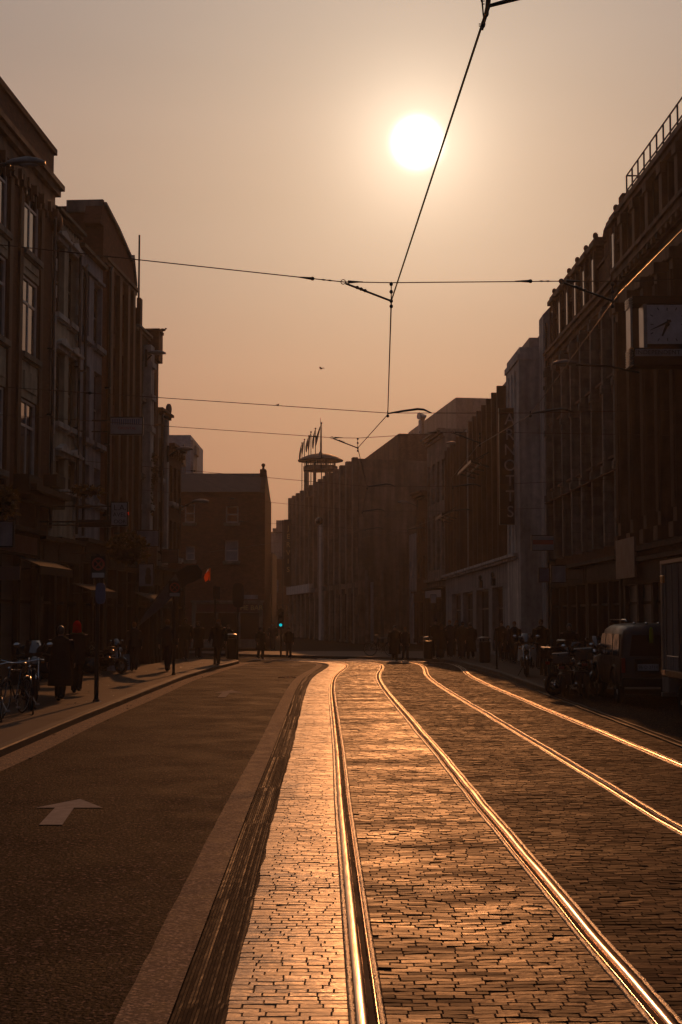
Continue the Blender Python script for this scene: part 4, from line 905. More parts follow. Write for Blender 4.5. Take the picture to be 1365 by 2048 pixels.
# flagpoles along the parapet, flags hanging
fl = [(604.5,886,935,146,'leftmost'),(609.5,879,915,143,'second from the left'),(618,872,912,139,'third from the left'),(622.5,864,910,136,'fourth from the left'),(631.5,857,908,133,'fifth from the left'),(643.5,846,905,126.5,'tallest and rightmost')]
for i, (x, yt, yb, d, w_) in enumerate(fl):
    b_ = at(x, yt, d); tp = b_.z; f_ = thing('flagpole', f'{w_} of six flagpoles by the domed pavilion, dark flag hanging limp', 'flagpole', (b_.x, d, HM-0.2 if i else 11.0), 0, 'flagpoles on the mall roof')
    zb_ = f_.location.z; p = MB(); p.tube([(0,0,0),(0,0,tp-zb_)],[0.055,0.04],6); p.ell((0,0,tp-zb_),(0.09,0.09,0.09),6,5); p.build('pole', M['iron'], f_)
    h = (yb-yt)*d/F*0.75; p = MB(); n_ = 9; rings = []
    for k in range(n_):
        z = tp-zb_-0.15-h*k/(n_-1); w = [0.03,0.09,0.13,0.16,0.18,0.19,0.17,0.14,0.06][k]; off = -0.05 - (0.45*k/(n_-1) if i == 5 else 0.02*k)
        rings.append([Vector((off-w*0.9,0.05*math.sin(k),z)),Vector((off-w*0.4,0.10,z)),Vector((off+w*0.15,0.02,z)),Vector((off-w*0.4,-0.08,z))])
    p.loft(rings); p.build('flag', M['flag_dark'], f_, smooth=True)
# distant blocks in the gap of the street
gp, GG = simple('office_building', 'distant hazy block with stepped roofline in the gap between pub and mall', 500, 200, 583, 200, 1066, 540, M['concrete'], 6, ((3,4.5),(6,7.5),(9,10.5)), sg=-1, corn=False)
p = MB(); p.box(GG.s_at(553), GG.s_at(584), 0.5, 8, 14, GG.z_at(560,1040)); p.box(GG.s_at(546), GG.s_at(553)-0.01, 0.5, 8, 14, GG.z_at(560,1056)); p.box(GG.s_at(536), GG.s_at(546)-0.01, 0.6, 3, 14, GG.z_at(560,1063)); p.build('roof_storey', M['concrete'], gp)
g2, GG2 = simple('office_building', 'dark brick block directly behind the right edge of the pub', 515, 150, 545, 150, 1105, 535, M['brick_dark'], 3, ((2,3.6),(5,6.6)), sg=-1, corn=False)
g3, GG3 = simple('brick_building', 'far brick block low in the street gap under the hazy block', 540, 175, 590, 175, 1118, 565, M['brick_brown'], 5, ((2,3.6),(5,6.6)), sg=-1, corn=False)
# ------------------------------------------------------------------ overhead line
def wire(name, label, pts, r, sag=0.0, group=None, cat='overhead wire'):
    P = []
    for a, b in zip(pts, pts[1:]):
        a, b = Vector(a), Vector(b); n = 8 if sag else 2
        for k in range(n): t = k/n; P.append(a.lerp(b, t) - Vector((0,0,sag*4*t*(1-t))))
    P.append(Vector(pts[-1])); return tag(MB().tube(P, r, 6).build(name, M['wire']), label, cat, group)
cw = [(965,48,9.9),(783,602,18.1),(776,829,28.3),(716,896,34),(735,975,44.3),(725,1024,54.8),(731,1060,66)]
CWP = [at(*c) for c in cw]; CWP = [Vector((1.15, 2.0, 6.05))] + CWP + [Vector((-9, 90, 6.0))]
wire('contact_wire', 'tram contact wire zigzagging down the middle, passing right below the sun', CWP, 0.0095, cat='contact wire')
cw2 = [(1238,588,17.7),(1060,831,28.4),(956,891,34.5),(905,955,44.5),(868,1020,54.5),(880,1100,66)]
C2 = [Vector((3.95, 3.0, 6.0))] + [at(*c) for c in cw2[:4]] + [Vector((4.3,54.5,6.0)), Vector((3.0,66,6.0)), Vector((-5,92,6))]
wire('contact_wire', 'second tram contact wire, sunlit orange, running to the right over the far tracks', C2, 0.0078, cat='contact wire')
def insul(mb, a, b, r=0.022, n=5):
    a, b = Vector(a), Vector(b); P = []; rs = []
    for k in range(2*n+1): P.append(a.lerp(b, k/(2*n))); rs.append(r if k % 2 else r*0.45)
    rs[0] = rs[-1] = r*0.3; mb.tube(P, rs, 8)
def span(label, L_, R_, h1, h2, full=True, r=0.007):
    """cross-span from facade to facade with hangers over the two tracks"""
    d = h1.y; root = thing('span_wire', label, 'span wire', (h1.x, d, h1.z), 0, 'cross-street span wires'); O = Vector((h1.x, d, h1.z))
    top1 = Vector((h1.x, d, h1.z + 0.24)) ; top2 = Vector((h2.x, d, h2.z + 0.24))
    kn = Vector((h1.x - 0.62, d, top1.z + 0.01)); kn2 = Vector((h2.x - 0.66, d, top2.z + 0.02))
    mb = MB(); pts = [Vector(L_), kn, top1, kn2, top2 + Vector((0.3,0,0.02)), Vector(R_)]
    mb.tube([p - O for p in pts], r, 6); mb.build('wire', M['wire'], root)
    for k_, h in ((kn, h1), (kn2, h2)):
        mb = MB(); 
        dirv = (Vector(L_) - k_).normalized() if k_ is kn else Vector((-1,0,0))
        q = [k_ + dirv*t for t in (0, 0.05, 0.13, 0.30, 0.38, 0.48)]
        s_ = 0.85 if full else 0.6
        insul(mb, q[2]-O, q[3]-O, 0.014*s_, 2)
        mb.torus(k_-O, 0.030, 0.006, 'y', 12, 5); mb.torus(k_+dirv*0.40-O, 0.022, 0.005, 'y', 12, 5); mb.tube([q[4]-O, q[5]-O+dirv*0.12], [0.022, 0.006], 8)
        mb.tube([k_+Vector((0.06,0,0))-O, k_+Vector((0.26,0,0.0))-O], [0.022,0.006], 8); mb.build('turnbuckle', M['iron'], root)
        mb = MB(); mb.tube([k_+Vector((0.03,0,-0.02))-O, h-O+Vector((0,0,0.0))], 0.014, 8); insul(mb, k_.lerp(h,0.25)-O, k_.lerp(h,0.5)-O, 0.026, 3); mb.build('steady_arm', M['iron'], root)
        mb = MB(); mb.tube([Vector((h.x,d,h.z+0.25))-O, Vector((h.x,d,h.z-0.09))-O], 0.008, 6)
        for zz_ in (0.22, 0.12, 0.0, -0.07): mb.ell(Vector((h.x,d,h.z+zz_))-O, (0.024,0.02,0.028), 8, 5)
        mb.build('hanger', M['iron'], root)
    return root
xl = lambda d: LF(d)[0]; xr = lambda d: RF(d)[0]
H = lambda c: at(*c)
d = 18.1; span('nearest span wire with big insulators, crossing the open sky under the sun', Vector((at(-60,480,d).x, d, at(-60,483,d).z)), Vector((9.6, d, 6.55)), H(cw[1]), Vector((H(cw2[0]).x, d, H(cw2[0]).z)))
def span2(label, d, h1, h2, zl, zr_, bent=True, r=0.0075):
    root = thing('span_wire', label, 'span wire', (h1.x, d, h1.z), 0, 'cross-street span wires'); O = Vector(root.location)
    L_ = Vector((xl(d) if d < 64 else -9, d, zl)); R_ = Vector((xr(d), d, zr_)); a = Vector((h1.x, d, h1.z+0.03)); b = Vector((h2.x, d, h2.z+0.03))
    mb = MB(); mb.tube([L_-O, a-O, b-O, R_-O], r, 6); mb.build('wire', M['wire'], root)
    mb = MB(); m_ = L_.lerp(a, 0.42); insul(mb, m_-O, m_.lerp(a,0.03)-O, 0.035, 2); mb.tube([m_-O, m_.lerp(a,0.05)-O],[0.02,0.006],6); mb.build('insulator', M['iron'], root)
    for h, sgn in ((h1, 1), (h2, 1)):
        mb = MB(); mb.tube([Vector((h.x,d,h.z+0.02))-O, Vector((h.x+0.30*sgn,d,h.z+0.07))-O, Vector((h.x+0.6*sgn,d,h.z+0.11))-O, Vector((h.x+0.72*sgn,d,h.z+0.10))-O, Vector((h.x+0.88*sgn,d,h.z+0.03))-O], [0.015,0.022,0.024,0.022,0.012], 8); mb.build('steady_arm', M['iron'], root)
        mb = MB(); mb.tube([Vector((h.x,d,h.z+0.07))-O, Vector((h.x,d,h.z-0.06))-O], 0.014, 6); mb.ell(Vector((h.x,d,h.z-0.03))-O,(0.03,0.03,0.035),8,5); mb.build('hanger', M['iron'], root)
h1, h2 = H(cw[2]), H(cw2[1]); span2('second span wire with thick bent steady arms over the tracks', 28.3, h1, Vector((h2.x,28.3,h1.z)), at(300,780,28.3).z+0.25, 6.15)
d = 34; h1 = H(cw[3]); h2 = H(cw2[2]); span('third span wire, passing in front of the flagpoles', Vector((xl(d), d, 6.9)), Vector((xr(d), d, 6.3)), h1, Vector((h2.x, d, h2.z)), False)
h1 = H(cw[4]); h2 = C2[4]; span2('fourth span wire, low over the pub chimney', 44.3, h1, Vector((h2.x,44.3,h1.z)), 6.9, 6.3)
h1 = H(cw[5]); span2('fifth span wire, in front of the mall facade', 54.8, h1, Vector((4.2,54.8,h1.z)), 6.9, 6.2)
h1 = H(cw[6]); span2('farthest span wire across the shaded junction', 66.0, h1, Vector((3.1,66.0,h1.z)), 6.7, 6.1)
# the near registration fitting at the top of the frame
O = at(967, 22, 9.9); fit = thing('wire_clamp', 'big dark wire clamp with a stout arm at the top edge of the picture', 'wire clamp', O)
A_ = lambda x, y: at(x, y, 9.9) - O
mb = MB(); mb.tube([A_(979,-30), A_(976,14), A_(967,50), A_(965,60)], [0.02,0.018,0.010,0.008], 8)
mb.ell(A_(977,5),(0.017,0.02,0.035),8,6); mb.ell(A_(974,26),(0.016,0.02,0.03),8,6); mb.ell(A_(967,48),(0.017,0.02,0.03),8,6)
for y in (2,8,48,52): mb.tube([A_(967 if y<20 else 965,y), A_(970 if y<20 else 958,y)],0.004,6)
mb.tube([A_(964,-30), A_(965,5), A_(967,30), A_(969,40)],[0.006,0.007,0.006,0.006],6); mb.ell(A_(964,0),(0.009,0.01,0.02),8,5); mb.build('clamp', M['iron'], fit)
mb = MB(); mb.tube([A_(978,12), A_(1060,-10), A_(1200,-40)],[0.014,0.02,0.02],8); mb.build('steady_arm', M['iron'], fit)
# ------------------------------------------------------------------ street lamps on facades
def lamp(x, y, d, wallx, label, side, s=1.0):
    h = at(x, y, d); rt = thing('street_lamp', label, 'street lamp', (wallx, d, h.z - 0.1), 0, 'wall mounted street lamps'); O = Vector(rt.location)
    mb = MB(); hx = h.x - wallx; mb.tube([(0,0,-0.25),(hx*0.5,0,-0.02),(hx-0.32*side,0,0.02)], 0.035, 8); mb.tube([(0,0,-0.5),(0,0,0.2)],0.05,8); mb.build('arm', M['iron'], rt)
    mb = MB(); rings = []
    for t, w, hh in ((-0.40,0.05,0.04),(-0.25,0.10,0.09),(0,0.15,0.13),(0.22,0.13,0.10),(0.36,0.05,0.04)):
        rings.append([Vector((hx + t*side, w*math.cos(a), 0.05 + (hh*math.sin(a) if math.sin(a) > 0 else 0.04*math.sin(a)))) for a in [2*PI*j/12 for j in range(12)]])
    mb.loft(rings); hd = mb.build('lamp_head', M['lead'], rt, smooth=True); mb = MB(); mb.ell((hx+0.05*side,0,0.015),(0.2,0.1,0.05),10,6); mb.build('lamp_glass', M['lens_clear'], hd, smooth=True)
lamp(54, 321, 27, -9.45, 'street lamp on a long wall arm at the upper left, before the tall brick building', 1)
lamp(314, 704, 56, -7.75, 'street lamp in front of the square brick stack at left', 1)
lamp(370, 896, 60, -7.35, 'street lamp against the pale blue tower', 1)
lamp(402, 1001, 63, -7.15, 'faint street lamp in front of the pub roof', 1)
lamp(1130, 724, 42, 9.1, 'street lamp under the ornate cornice of the dormered building', -1)
lamp(905, 885, 84, 7.25, 'street lamp hanging before the classical building', -1)
lamp(806, 1003, 100, 5.4, 'small glinting street lamp before the mall wall', -1)
lamp(690, 1016, 72, 8.2, 'faint street lamp with long arm at the middle of the mall wall', -1) if False else None
# ------------------------------------------------------------------ hanging signs
def sign_box(name, label, x0, x1, y0, y1, d, m, wallx, lines=(), th=0.12, rot=0.0, frame=True, cat='sign', tm=None):
    a, b = at(x0, y1, d), at(x1, y0, d); w = b.x - a.x; h = b.z - a.z; cx_ = (a.x+b.x)/2; cz = (a.z+b.z)/2
    rt = thing(name, label, cat, (cx_, d, cz)); mb = MB(); mb.box(-w/2, w/2, -th/2, th/2, -h/2, h/2); mb.build('panel', m, rt, bevel=0.008)
    mb = MB(); e = 0.035
    if frame:
        mb.box(-w/2-e, w/2+e, -th/2-0.01, th/2+0.01, h/2+0.002, h/2+e); mb.box(-w/2-e, w/2+e, -th/2-0.01, th/2+0.01, -h/2-e, -h/2-0.002); mb.box(-w/2-e,-w/2-0.002,-th/2-0.01,th/2+0.01,-h/2,h/2); mb.box(w/2+0.002,w/2+e,-th/2-0.01,th/2+0.01,-h/2,h/2)
    if wallx is not None:
        for z in (h*0.35, -h*0.35): mb.tube([(wallx - cx_, 0, z), ((-w/2 if wallx < cx_ else w/2), 0, z)], 0.025, 6)
    if frame or wallx is not None: mb.build('bracket', M['iron'], rt)
    for (s_, fx, fz, size, mm, sx) in lines: text('lettering', s_, size*h, M[mm], rt, (fx*w/2, -th/2-0.004, fz*h/2), (PI/2,0,0), sx=sx)
    return rt, w, h
# clock
dC = 36.2; rt, w, h = sign_box('clock_sign', 'projecting clock box with a white square dial and lettered panel on the right facade', 1255, 1425, 596, 735, dC, M['signdark'], 9.25, th=0.55, frame=False, cat='clock')
lx = lambda x: (at(x, 650, dC).x - rt.location.x); lz = lambda y: at(1300, y, dC).z - rt.location.z
for c in list(rt.children):
    if c.name.startswith('panel'): me = c; 
bpy.data.objects.remove(me)
mb = MB(); mb.box(lx(1262), lx(1425), -0.275, 0.275, lz(612), lz(596)); mb.box(lx(1262), lx(1425), -0.275, 0.275, lz(735), lz(699)); mb.box(lx(1290.3), lx(1372), -0.2, 0.2, lz(698.5), lz(612.5)); mb.box(lx(1372.3), lx(1425), -0.27, 0.27, lz(698.5), lz(612.5))
mb.build('case', M['timberpaint'], rt, bevel=0.01)
for xa_, xb_ in ((1283,1290),(1257,1261)): mb = MB(); mb.box(lx(xa_), lx(xb_), -0.27, 0.27, lz(698.5), lz(612.5)); mb.build('case_post', M['steel'], rt)
mb = MB(); mb.box(lx(1291), lx(1371), -0.232, -0.205, lz(691), lz(613.5)); di = mb.build('dial', M['dial'], rt)
ccx, ccz = lx(1331), lz(652.5); pxm = dC/F
mb = MB()
for i in range(12):
    a = 2*PI*i/12; cx_, sx_ = math.sin(a), math.cos(a); k = 34/max(abs(cx_), abs(sx_)); k1 = k-6
    p0 = Vector((ccx+cx_*k*pxm, -0.236, ccz+sx_*k*pxm)); p1 = Vector((ccx+cx_*k1*pxm, -0.236, ccz+sx_*k1*pxm)); mb.tube([p0,p1],0.012,4)
mb.build('hour_marks', M['black'], rt)
mb = MB()
def hand(ax, ay, bx, by, w0, w1, y):
    a = Vector((lx(ax), y, lz(ay))); b = Vector((lx(bx), y, lz(by))); t = (b-a).normalized(); n_ = Vector((-t.z,0,t.x)); mb.poly([a+n_*w0, a-n_*w0, b-n_*w1, b+n_*w1], (0,0.008,0))
hand(1338, 645, 1297, 664, 0.035, 0.006, -0.25); hand(1334, 644, 1320, 676, 0.045, 0.022, -0.262); mb.ell((ccx, -0.25, ccz),(0.06,0.02,0.06),12,6); mb.build('clock_hands', M['black'], rt)
mb = MB(); mb.box(lx(1266), lx(1425), -0.288, -0.277, lz(716), lz(702)); mb.build('name_panel', M['signblue'] if False else M['signwhite'], rt)
text('lettering', 'INDEPENDENT HOUSE', 0.155, M['black'], rt, (lx(1267), -0.292, lz(709)), (PI/2,0,0), align='LEFT', sx=1.05, spacing=1.05)
for y0, n_ in ((598,4),(700,7)):
    for k in range(n_):
        mb = MB() if k == 0 else mb; y = y0 + k*5; mb.tube([(lx(1256), -0.26+0.0, lz(y+4)), (lx(1256), 0.26, lz(y))], 0.012, 5); mb.box(lx(1254.5),lx(1262),-0.27,0.27,lz(y+4.5),lz(y+2.5))
    mb.build('louvre', M['steel'], rt)
# department store banner sign
rt, w, h = sign_box('vertical_sign', 'tall vertical sign lettered ARNOTTS hanging off the department store', 1001, 1046, 818, 1048, 61.5, M['signdark'], 8.0, th=0.18)
for i, ch in enumerate('ARNOTTS'): text('lettering', ch, 0.70, M['lettergrey'], rt, (-0.08, -0.10, h/2 - h*(0.095 + i*0.134)), (PI/2,0,0), depth=0.004, sx=0.95)
# mall vertical sign
rt, w, h = sign_box('vertical_sign', 'far tall narrow sign lettered JERVIS beside the left edge of the mall', 569, 583, 1040, 1172, 143, M['signdark'], None, th=0.4)
for i, ch in enumerate('JERVIS'): text('lettering', ch, 0.72, M['letteryellow'], rt, (0.05, -0.22, h/2 - h*(0.13 + i*0.125)), (PI/2,0,0), sx=0.9)
mb = MB(); mb.tube([(-0.5,0,h/2),( -0.5,0,-h/2)],0.08,6); mb.tube([(-0.5,0,-h/2),(-0.5,0,-7)],0.05,6); mb.build('pole', M['iron'], rt)
# left signs
sign_box('hanging_sign', 'white projecting travel shop sign lettered L.A on the left row', 224, 255, 1006, 1050, 40.5, M['signwhite'], -8.6, [('L.A.', 0.1, 0.55, 0.36, 'black', 1.0), ('AVEL', 0.05, -0.08, 0.27, 'black', 1.0), ('OOR', 0.1, -0.72, 0.25, 'black', 1.0)])
sign_box('hanging_sign', 'wide two tier projecting sign above the street on the tan building', 222, 285, 836, 868, 47, M['signwhite'], -8.3, [('ORIENTAL', 0.05, -0.30, 0.20, 'letterred', 1.0), ('CENTRE', 0.05, -0.72, 0.18, 'letterred', 1.0), ('IIIIIIIIIIIIII', 0, 0.50, 0.30, 'signblue', 1.2)] if False else [('ORIENTAL', 0.05, -0.32, 0.24, 'letterred', 1.0)])
o_ = bpy.data.objects
mb = MB(); P_ = at(253.5, 844, 46.92)
for k in range(13): mb.box(-0.46+k*0.072, -0.43+k*0.072, -0.004, 0.0, -0.09, 0.09)
sg_ = [o for o in bpy.data.objects if o.get('label','').startswith('wide two tier')][0]; q = mb.build('letter_strip', M['signblue'], sg_); q.location = (0, -0.066, 0.13)
sign_box('hanging_sign', 'small projecting sign with a dark figure silhouette beside the feather banner', 279, 307, 1129, 1172, 52, M['signwhite'], -8.0, [])
sg_ = [o for o in bpy.data.objects if o.get('label','').startswith('small projecting sign with')][0]
mb = MB(); mb.loft([[Vector((0.08+wd*math.cos(a), -0.066, z+0*a)) for a in (0, PI)] + [Vector((0.08-wd, -0.07, z)), Vector((0.08+wd, -0.07, z))] for wd, z in ((0.10,-0.33),(0.12,-0.1),(0.08,0.05),(0.10,0.15),(0.05,0.28))]); mb.build('silhouette', M['black'], sg_)
sign_box('hanging_sign', 'brown projecting shop sign with three lines low on the far left row', 325, 356, 1100, 1124, 59, M['signpink'], -7.6, [('POUND', 0, 0.35, 0.34, 'black', 1.0), ('SHOP', 0, -0.45, 0.28, 'black', 1.0)][:1])
sign_box('hanging_sign', 'faint grey projecting sign over the planters, right of the travel sign', 275, 318, 1062, 1092, 50, M['greyr'], -8.0, [])
sign_box('hanging_sign', 'black projecting sign box before the cream townhouse shopfront', 158, 222, 1042, 1052, 41, M['signdark'], -8.6, [])
sign_box('hanging_sign', 'pinkish lit panel sign low on the far left brick building', 0, 42, 1133, 1160, 33, M['signpink'], None, [], frame=False)
sign_box('hanging_sign', 'grey patterned shop sign at the left edge above the pink panel', 0, 27, 1044, 1092, 34, M['greyr'], -9.2, [])
# right signs
sign_box('hanging_sign', 'small projecting sign with a red stripe on the pale wall of the store', 1065, 1107, 1072, 1100, 57, M['signwhite'], 8.9, [])
sg_ = [o for o in bpy.data.objects if o.get('label','').startswith('small projecting sign with a red')][0]; mb = MB(); mb.box(-0.41,0.41,-0.075,-0.062,-0.06,0.12); mb.build('stripe', M['signred'], sg_)
sign_box('hanging_sign', 'dark blue projecting sign, left one of the low pair right of the store', 1079, 1098, 1137, 1163, 55, M['signblue'], 8.9, [('MODA', 0, 0.2, 0.3, 'lettergrey', 1)][:0])
sign_box('hanging_sign', 'slatted grey projecting sign, right one of the low pair right of the store', 1104, 1131, 1132, 1164, 52, M['greyr'], 9.0, [])
sign_box('hanging_sign', 'small white sign plate at the far end of the right row', 862, 872, 1190, 1206, 84, M['signwhite'], None, [])
# window awnings / canopies over left shops
def awning(label, x, ya, yb, d0, d1, m, out=0.9):
    P0_, P1_ = LF(d0), LF(d1); T_ = Fac(P0_, P1_, -1); rt = thing('awning', label, 'awning', (P0_[0], P0_[1], 0), T_.rz); zt, zb_ = at(x, ya, (d0+d1)/2).z, at(x, yb, (d0+d1)/2).z
    mb = MB(); mb.loft([[Vector((s_, -0.3, zt)), Vector((s_, -out-0.3, zb_)), Vector((s_, -out-0.3, zb_-0.22)), Vector((s_, -out-0.27, zb_-0.22)), Vector((s_, -out-0.27, zb_-0.02)), Vector((s_, -0.3, zt-0.05))] for s_ in (0, T_.L)]); mb.build('canopy', m, rt)
    mb = MB(); 
    for s_ in (0.05, T_.L-0.05): mb.tube([(s_,-0.3,zb_-0.1),(s_,-out-0.28,zb_-0.05)],0.02,6)
    mb.build('awning_arm', M['iron'], rt)
awning('pale fabric awning over the shutters left of the first signpost', 150, 1118, 1136, 38.6, 42.2, M['awning_dark'], 0.6)
awning('dark awning with a bright front edge behind the first signpost', 205, 1168, 1182, 44.5, 48.0, M['awning_dark'], 0.6)
awning('brown awning over the shop below the brown projecting sign', 310, 1186, 1200, 53.5, 58.0, M['awning_dark'], 0.6)
# ------------------------------------------------------------------ feather banner and flags
rt = thing('feather_banner', 'big curved feather banner, grey with a black tip, leaning over the left pavement', 'banner', at(262, 1290, 51)*1.0); rt.location.z = 0.12; O = Vector(rt.location)
arc = [(262,1330),(264,1270),(290,1226),(325,1180),(350,1148),(375,1131),(395,1130),(405,1142),(403,1158)]
mb = MB(); mb.tube([at(x,y,51)-O for x,y in arc],[0.02]*5+[0.016]*2+[0.01]*2,6); mb.build('pole', M['iron'], rt)
def sail(pts, m, nm):
    f = [at(x,y,51)-O for x,y in pts]; mb = MB(); mb.poly(f, (0,0.02,0)); mb.build(nm, m, rt)
sail([(276,1254),(290,1226),(325,1180),(350,1148),(353,1150),(361,1172),(364,1178),(340,1200),(312,1225)], M['canvas_grey'], 'banner_cloth')
sail([(353.4,1150),(350.4,1147),(375,1131),(395,1130),(405,1142),(402,1156),(390,1163),(376,1168),(364.4,1177.6),(361.4,1172)], M['canvas_dark'], 'banner_tip')
rt = thing('wall_flag', 'small orange and white flag glowing in the sun in front of the pub', 'flag', at(421, 1130, 62)); O = Vector(rt.location)
mb = MB(); mb.tube([at(421,1132,62)-O, at(419,1165,62.2)-O], 0.012, 6); mb.tube([at(421,1132,62)-O, at(385,1150,62)-O], 0.015, 6); mb.build('staff', M['iron'], rt)
def cloth(pts, m, nm, mb=None):
    f = [at(x,y,62+dy)-O for x,y,dy in pts]; MB().poly(f, (0.0,0.006,0)).build(nm, m, rt)
cloth([(419.5,1137,0),(421.3,1136,0),(421,1161,0.05),(419,1162,0.1),(418.5,1150,0)], M['flag_orange'], 'flag_cloth')
cloth([(418,1141,0),(419,1150,0),(417,1160,0.1),(411,1164,0.2),(408,1156,0.1),(410,1149,0.05),(414,1144,0)], M['flag_orange'], 'flag_cloth')
cloth([(413,1143.5,-0.02),(417,1137,-0.02),(418,1140.6,-0.02),(414.5,1144,-0.02),(411.5,1147,-0.02)], M['flag_white'], 'flag_stripe')
# ------------------------------------------------------------------ plants in boxes
def planter(label, x0, x1, y0, y1, d, wallx, n=260, seed=1, droop=0.6):
    rg = random.Random(seed); a, b = at(x0, y1, d), at(x1, y0, d); w = b.x - a.x; h = b.z - a.z; rt = thing('hanging_planter', label, 'planter', ((a.x+b.x)/2, d, a.z)); 
    mb = MB(); mb.loft([[Vector((x, y, z)) for x, y in ((-w*.4*k,-0.16*k),(w*.4*k,-0.16*k),(w*.4*k,0.16*k),(-w*.4*k,0.16*k))] for z, k in ((h*0.12,0.8),(h*0.4,1.0))]); mb.tube([(-w*0.4,0,h*0.3),(wallx-rt.location.x,0,h*0.3)],0.02,6); mb.build('box', M['tubwood'], rt)
    mb = MB()
    for _ in range(n):
        x = rg.uniform(-0.5,0.5)*w; y = rg.uniform(-0.3,0.3); z = h*(0.35 + rg.uniform(-0.35*droop,0.6)*(1-abs(x/w)*0.9)); L_ = rg.uniform(0.10,0.22); dr_ = Vector((rg.gauss(0,1),rg.gauss(0,0.7),rg.gauss(-0.25,0.6))).normalized(); sd = dr_.cross(Vector((rg.gauss(0,1),rg.gauss(0,1),rg.gauss(0,1)))).normalized()*L_*0.2
        p = Vector((x,y,z)); mb.add([p, p+dr_*L_*0.5+sd, p+dr_*L_, p+dr_*L_*0.5-sd], [(0,1,2,3)])
    mb.build('foliage', M['leaf'], rt)
planter('leafy planter glinting over the awnings below the travel sign', 222, 292, 1056, 1128, 44, -8.4, 900, 3, 1.0)
planter('thin planter row on the black rail of the cream townhouse', 150, 202, 968, 992, 41.5, -8.6, 220, 5)
planter('dark planter on the shop cornice at the left edge', -6, 30, 968, 1030, 33, -9.1, 380, 8, 1.0)
mb = MB(); a, b = at(120,984,41.6), at(216,986,41.6); mb.tube([a,b],0.02,6)
tag(mb.build('flower_rail', M['iron']), 'thin black rail carrying the planter across the cream townhouse', 'rail')
# ivy patch on the plain end wall
mb = MB(); rg = random.Random(4)
for _ in range(700):
    t = rg.random(); px_, py_ = 304+rg.gauss(0,3.5)+6*math.sin(t*6), lerp(905, 1030, t); p = at(px_, py_, 56.4+rg.uniform(-.2,0.2)); v = Vector((rg.gauss(0,1),rg.gauss(0,1),rg.gauss(0,1))).normalized()*0.08; u_ = v.orthogonal().normalized()*0.04
    mb.add([p, p+v*0.5+u_, p+v, p+v*0.5-u_], [(0,1,2,3)])
tag(mb.build('climbing_ivy', M['leaf']), 'ragged climbing plant on the brown end wall behind the projecting signs', 'ivy')
# ------------------------------------------------------------------ posts with signs
def sign_post(x, yb, ytop, label, plates, w=0.045):
    p = gnd(x, yb, 0.12); rt = thing('sign_post', label, 'sign post', p); H_ = at(x, ytop, p.y).z - 0.12
    mb = MB(); mb.tube([(0,0,0),(0,0,H_)], w, 10); mb.tube([(0,0,0),(0,0,0.05)],[w*1.6,w*1.3],10); mb.build('pole', M['iron'], rt); sc_ = p.y/F
    for kind, x0, x1, y0, y1 in plates:
        X0, X1, Z0, Z1 = (x0-x)*sc_, (x1-x)*sc_, at(x,y1,p.y).z-0.12, at(x,y0,p.y).z-0.12; cx_, cz = (X0+X1)/2, (Z0+Z1)/2
        if kind == 'clearway':
            mb = MB(); mb.box(X0, X1, -0.09, -0.05, Z0, Z1); pl = mb.build('plate', M['signdark'], rt, bevel=0.006); r_ = (X1-X0)*0.36; zc = Z1-(X1-X0)*0.55
            mb = MB(); mb.torus((cx_, -0.095, zc), r_, 0.022, 'y', 24, 6)
            for s_ in (-1,1): mb.tube([(cx_-r_*0.7,-0.095,zc-s_*r_*0.7),(cx_+r_*0.7,-0.095,zc+s_*r_*0.7)],0.015,6)
            mb.build('cross_symbol', M['signred'], pl)
            mb = MB(); mb.box(X0+0.03, X1-0.03, -0.094, -0.0905, Z0+0.02, Z0+(Z1-Z0)*0.25); mb.build('small_plate', M['lettergrey'], pl)
        elif kind == 'blue':
            mb = MB(); rr = [Vector(((X0+X1)/2+(X1-X0)/2*math.copysign(abs(math.cos(a))**0.6,math.cos(a)), 0, cz+(Z1-Z0)/2*math.copysign(abs(math.sin(a))**0.6,math.sin(a)))) for a in [2*PI*j/24 for j in range(24)]]
            mb.poly([q+Vector((0,-0.08,0)) for q in rr],(0,0.03,0)); mb.build('plate', M['signblue'], rt)
        elif kind == 'oval':
            mb = MB(); rr = [Vector((cx_+(X1-X0)/2*math.copysign(abs(math.cos(a))**0.5,math.cos(a)), 0, cz+(Z1-Z0)/2*math.copysign(abs(math.sin(a))**0.7,math.sin(a)))) for a in [2*PI*j/24 for j in range(24)]]
            mb.poly([q+Vector((0,-0.08,0)) for q in rr],(0,0.05,0)); mb.build('plate', M['signdark'], rt)
        elif kind == 'edge':
            mb = MB(); mb.poly([(X0,-0.25,Z0),(X1,0.25,Z0),(X1,0.25,Z1),(X0,-0.25,Z1)],(0.03,0,0)); mb.build('plate', M['signdark'], rt)
        elif kind == 'ring':
            mb = MB(); mb.box(cx_-0.13,cx_+0.13,-0.1,0.1,Z0,Z1); mb.build('collar', M['steel'], rt)
    return rt
sign_post(193, 1403, 1108, 'nearest left signpost with square no stopping sign and blue plate', [('clearway',180,210,1112,1157),('blue',190,210,1166,1208)], 0.05)
sign_post(347.5, 1350, 1160, 'second left signpost with a smaller square no stopping sign, by the walkers', [('clearway',337,361,1162,1194),('ring',0,0,1254,1258),('ring',0,0,1297,1301)], 0.045) if False else sign_post(347.5, 1350, 1160, 'second left signpost with a smaller square no stopping sign, by the walkers', [('clearway',337,361,1162,1194)], 0.045)
sign_post(430, 1329, 1172, 'third left signpost whose narrow plate is seen nearly edge on', [('edge',427,437,1173,1198)], 0.045)
sign_post(475.5, 1320, 1166, 'dark post with a tall oval board at the end of the left pavement', [('oval',465,488,1166,1215)], 0.04)
sign_post(994, 1338, 1262, 'short plain post on the right pavement left of the litter bin', [], 0.04)
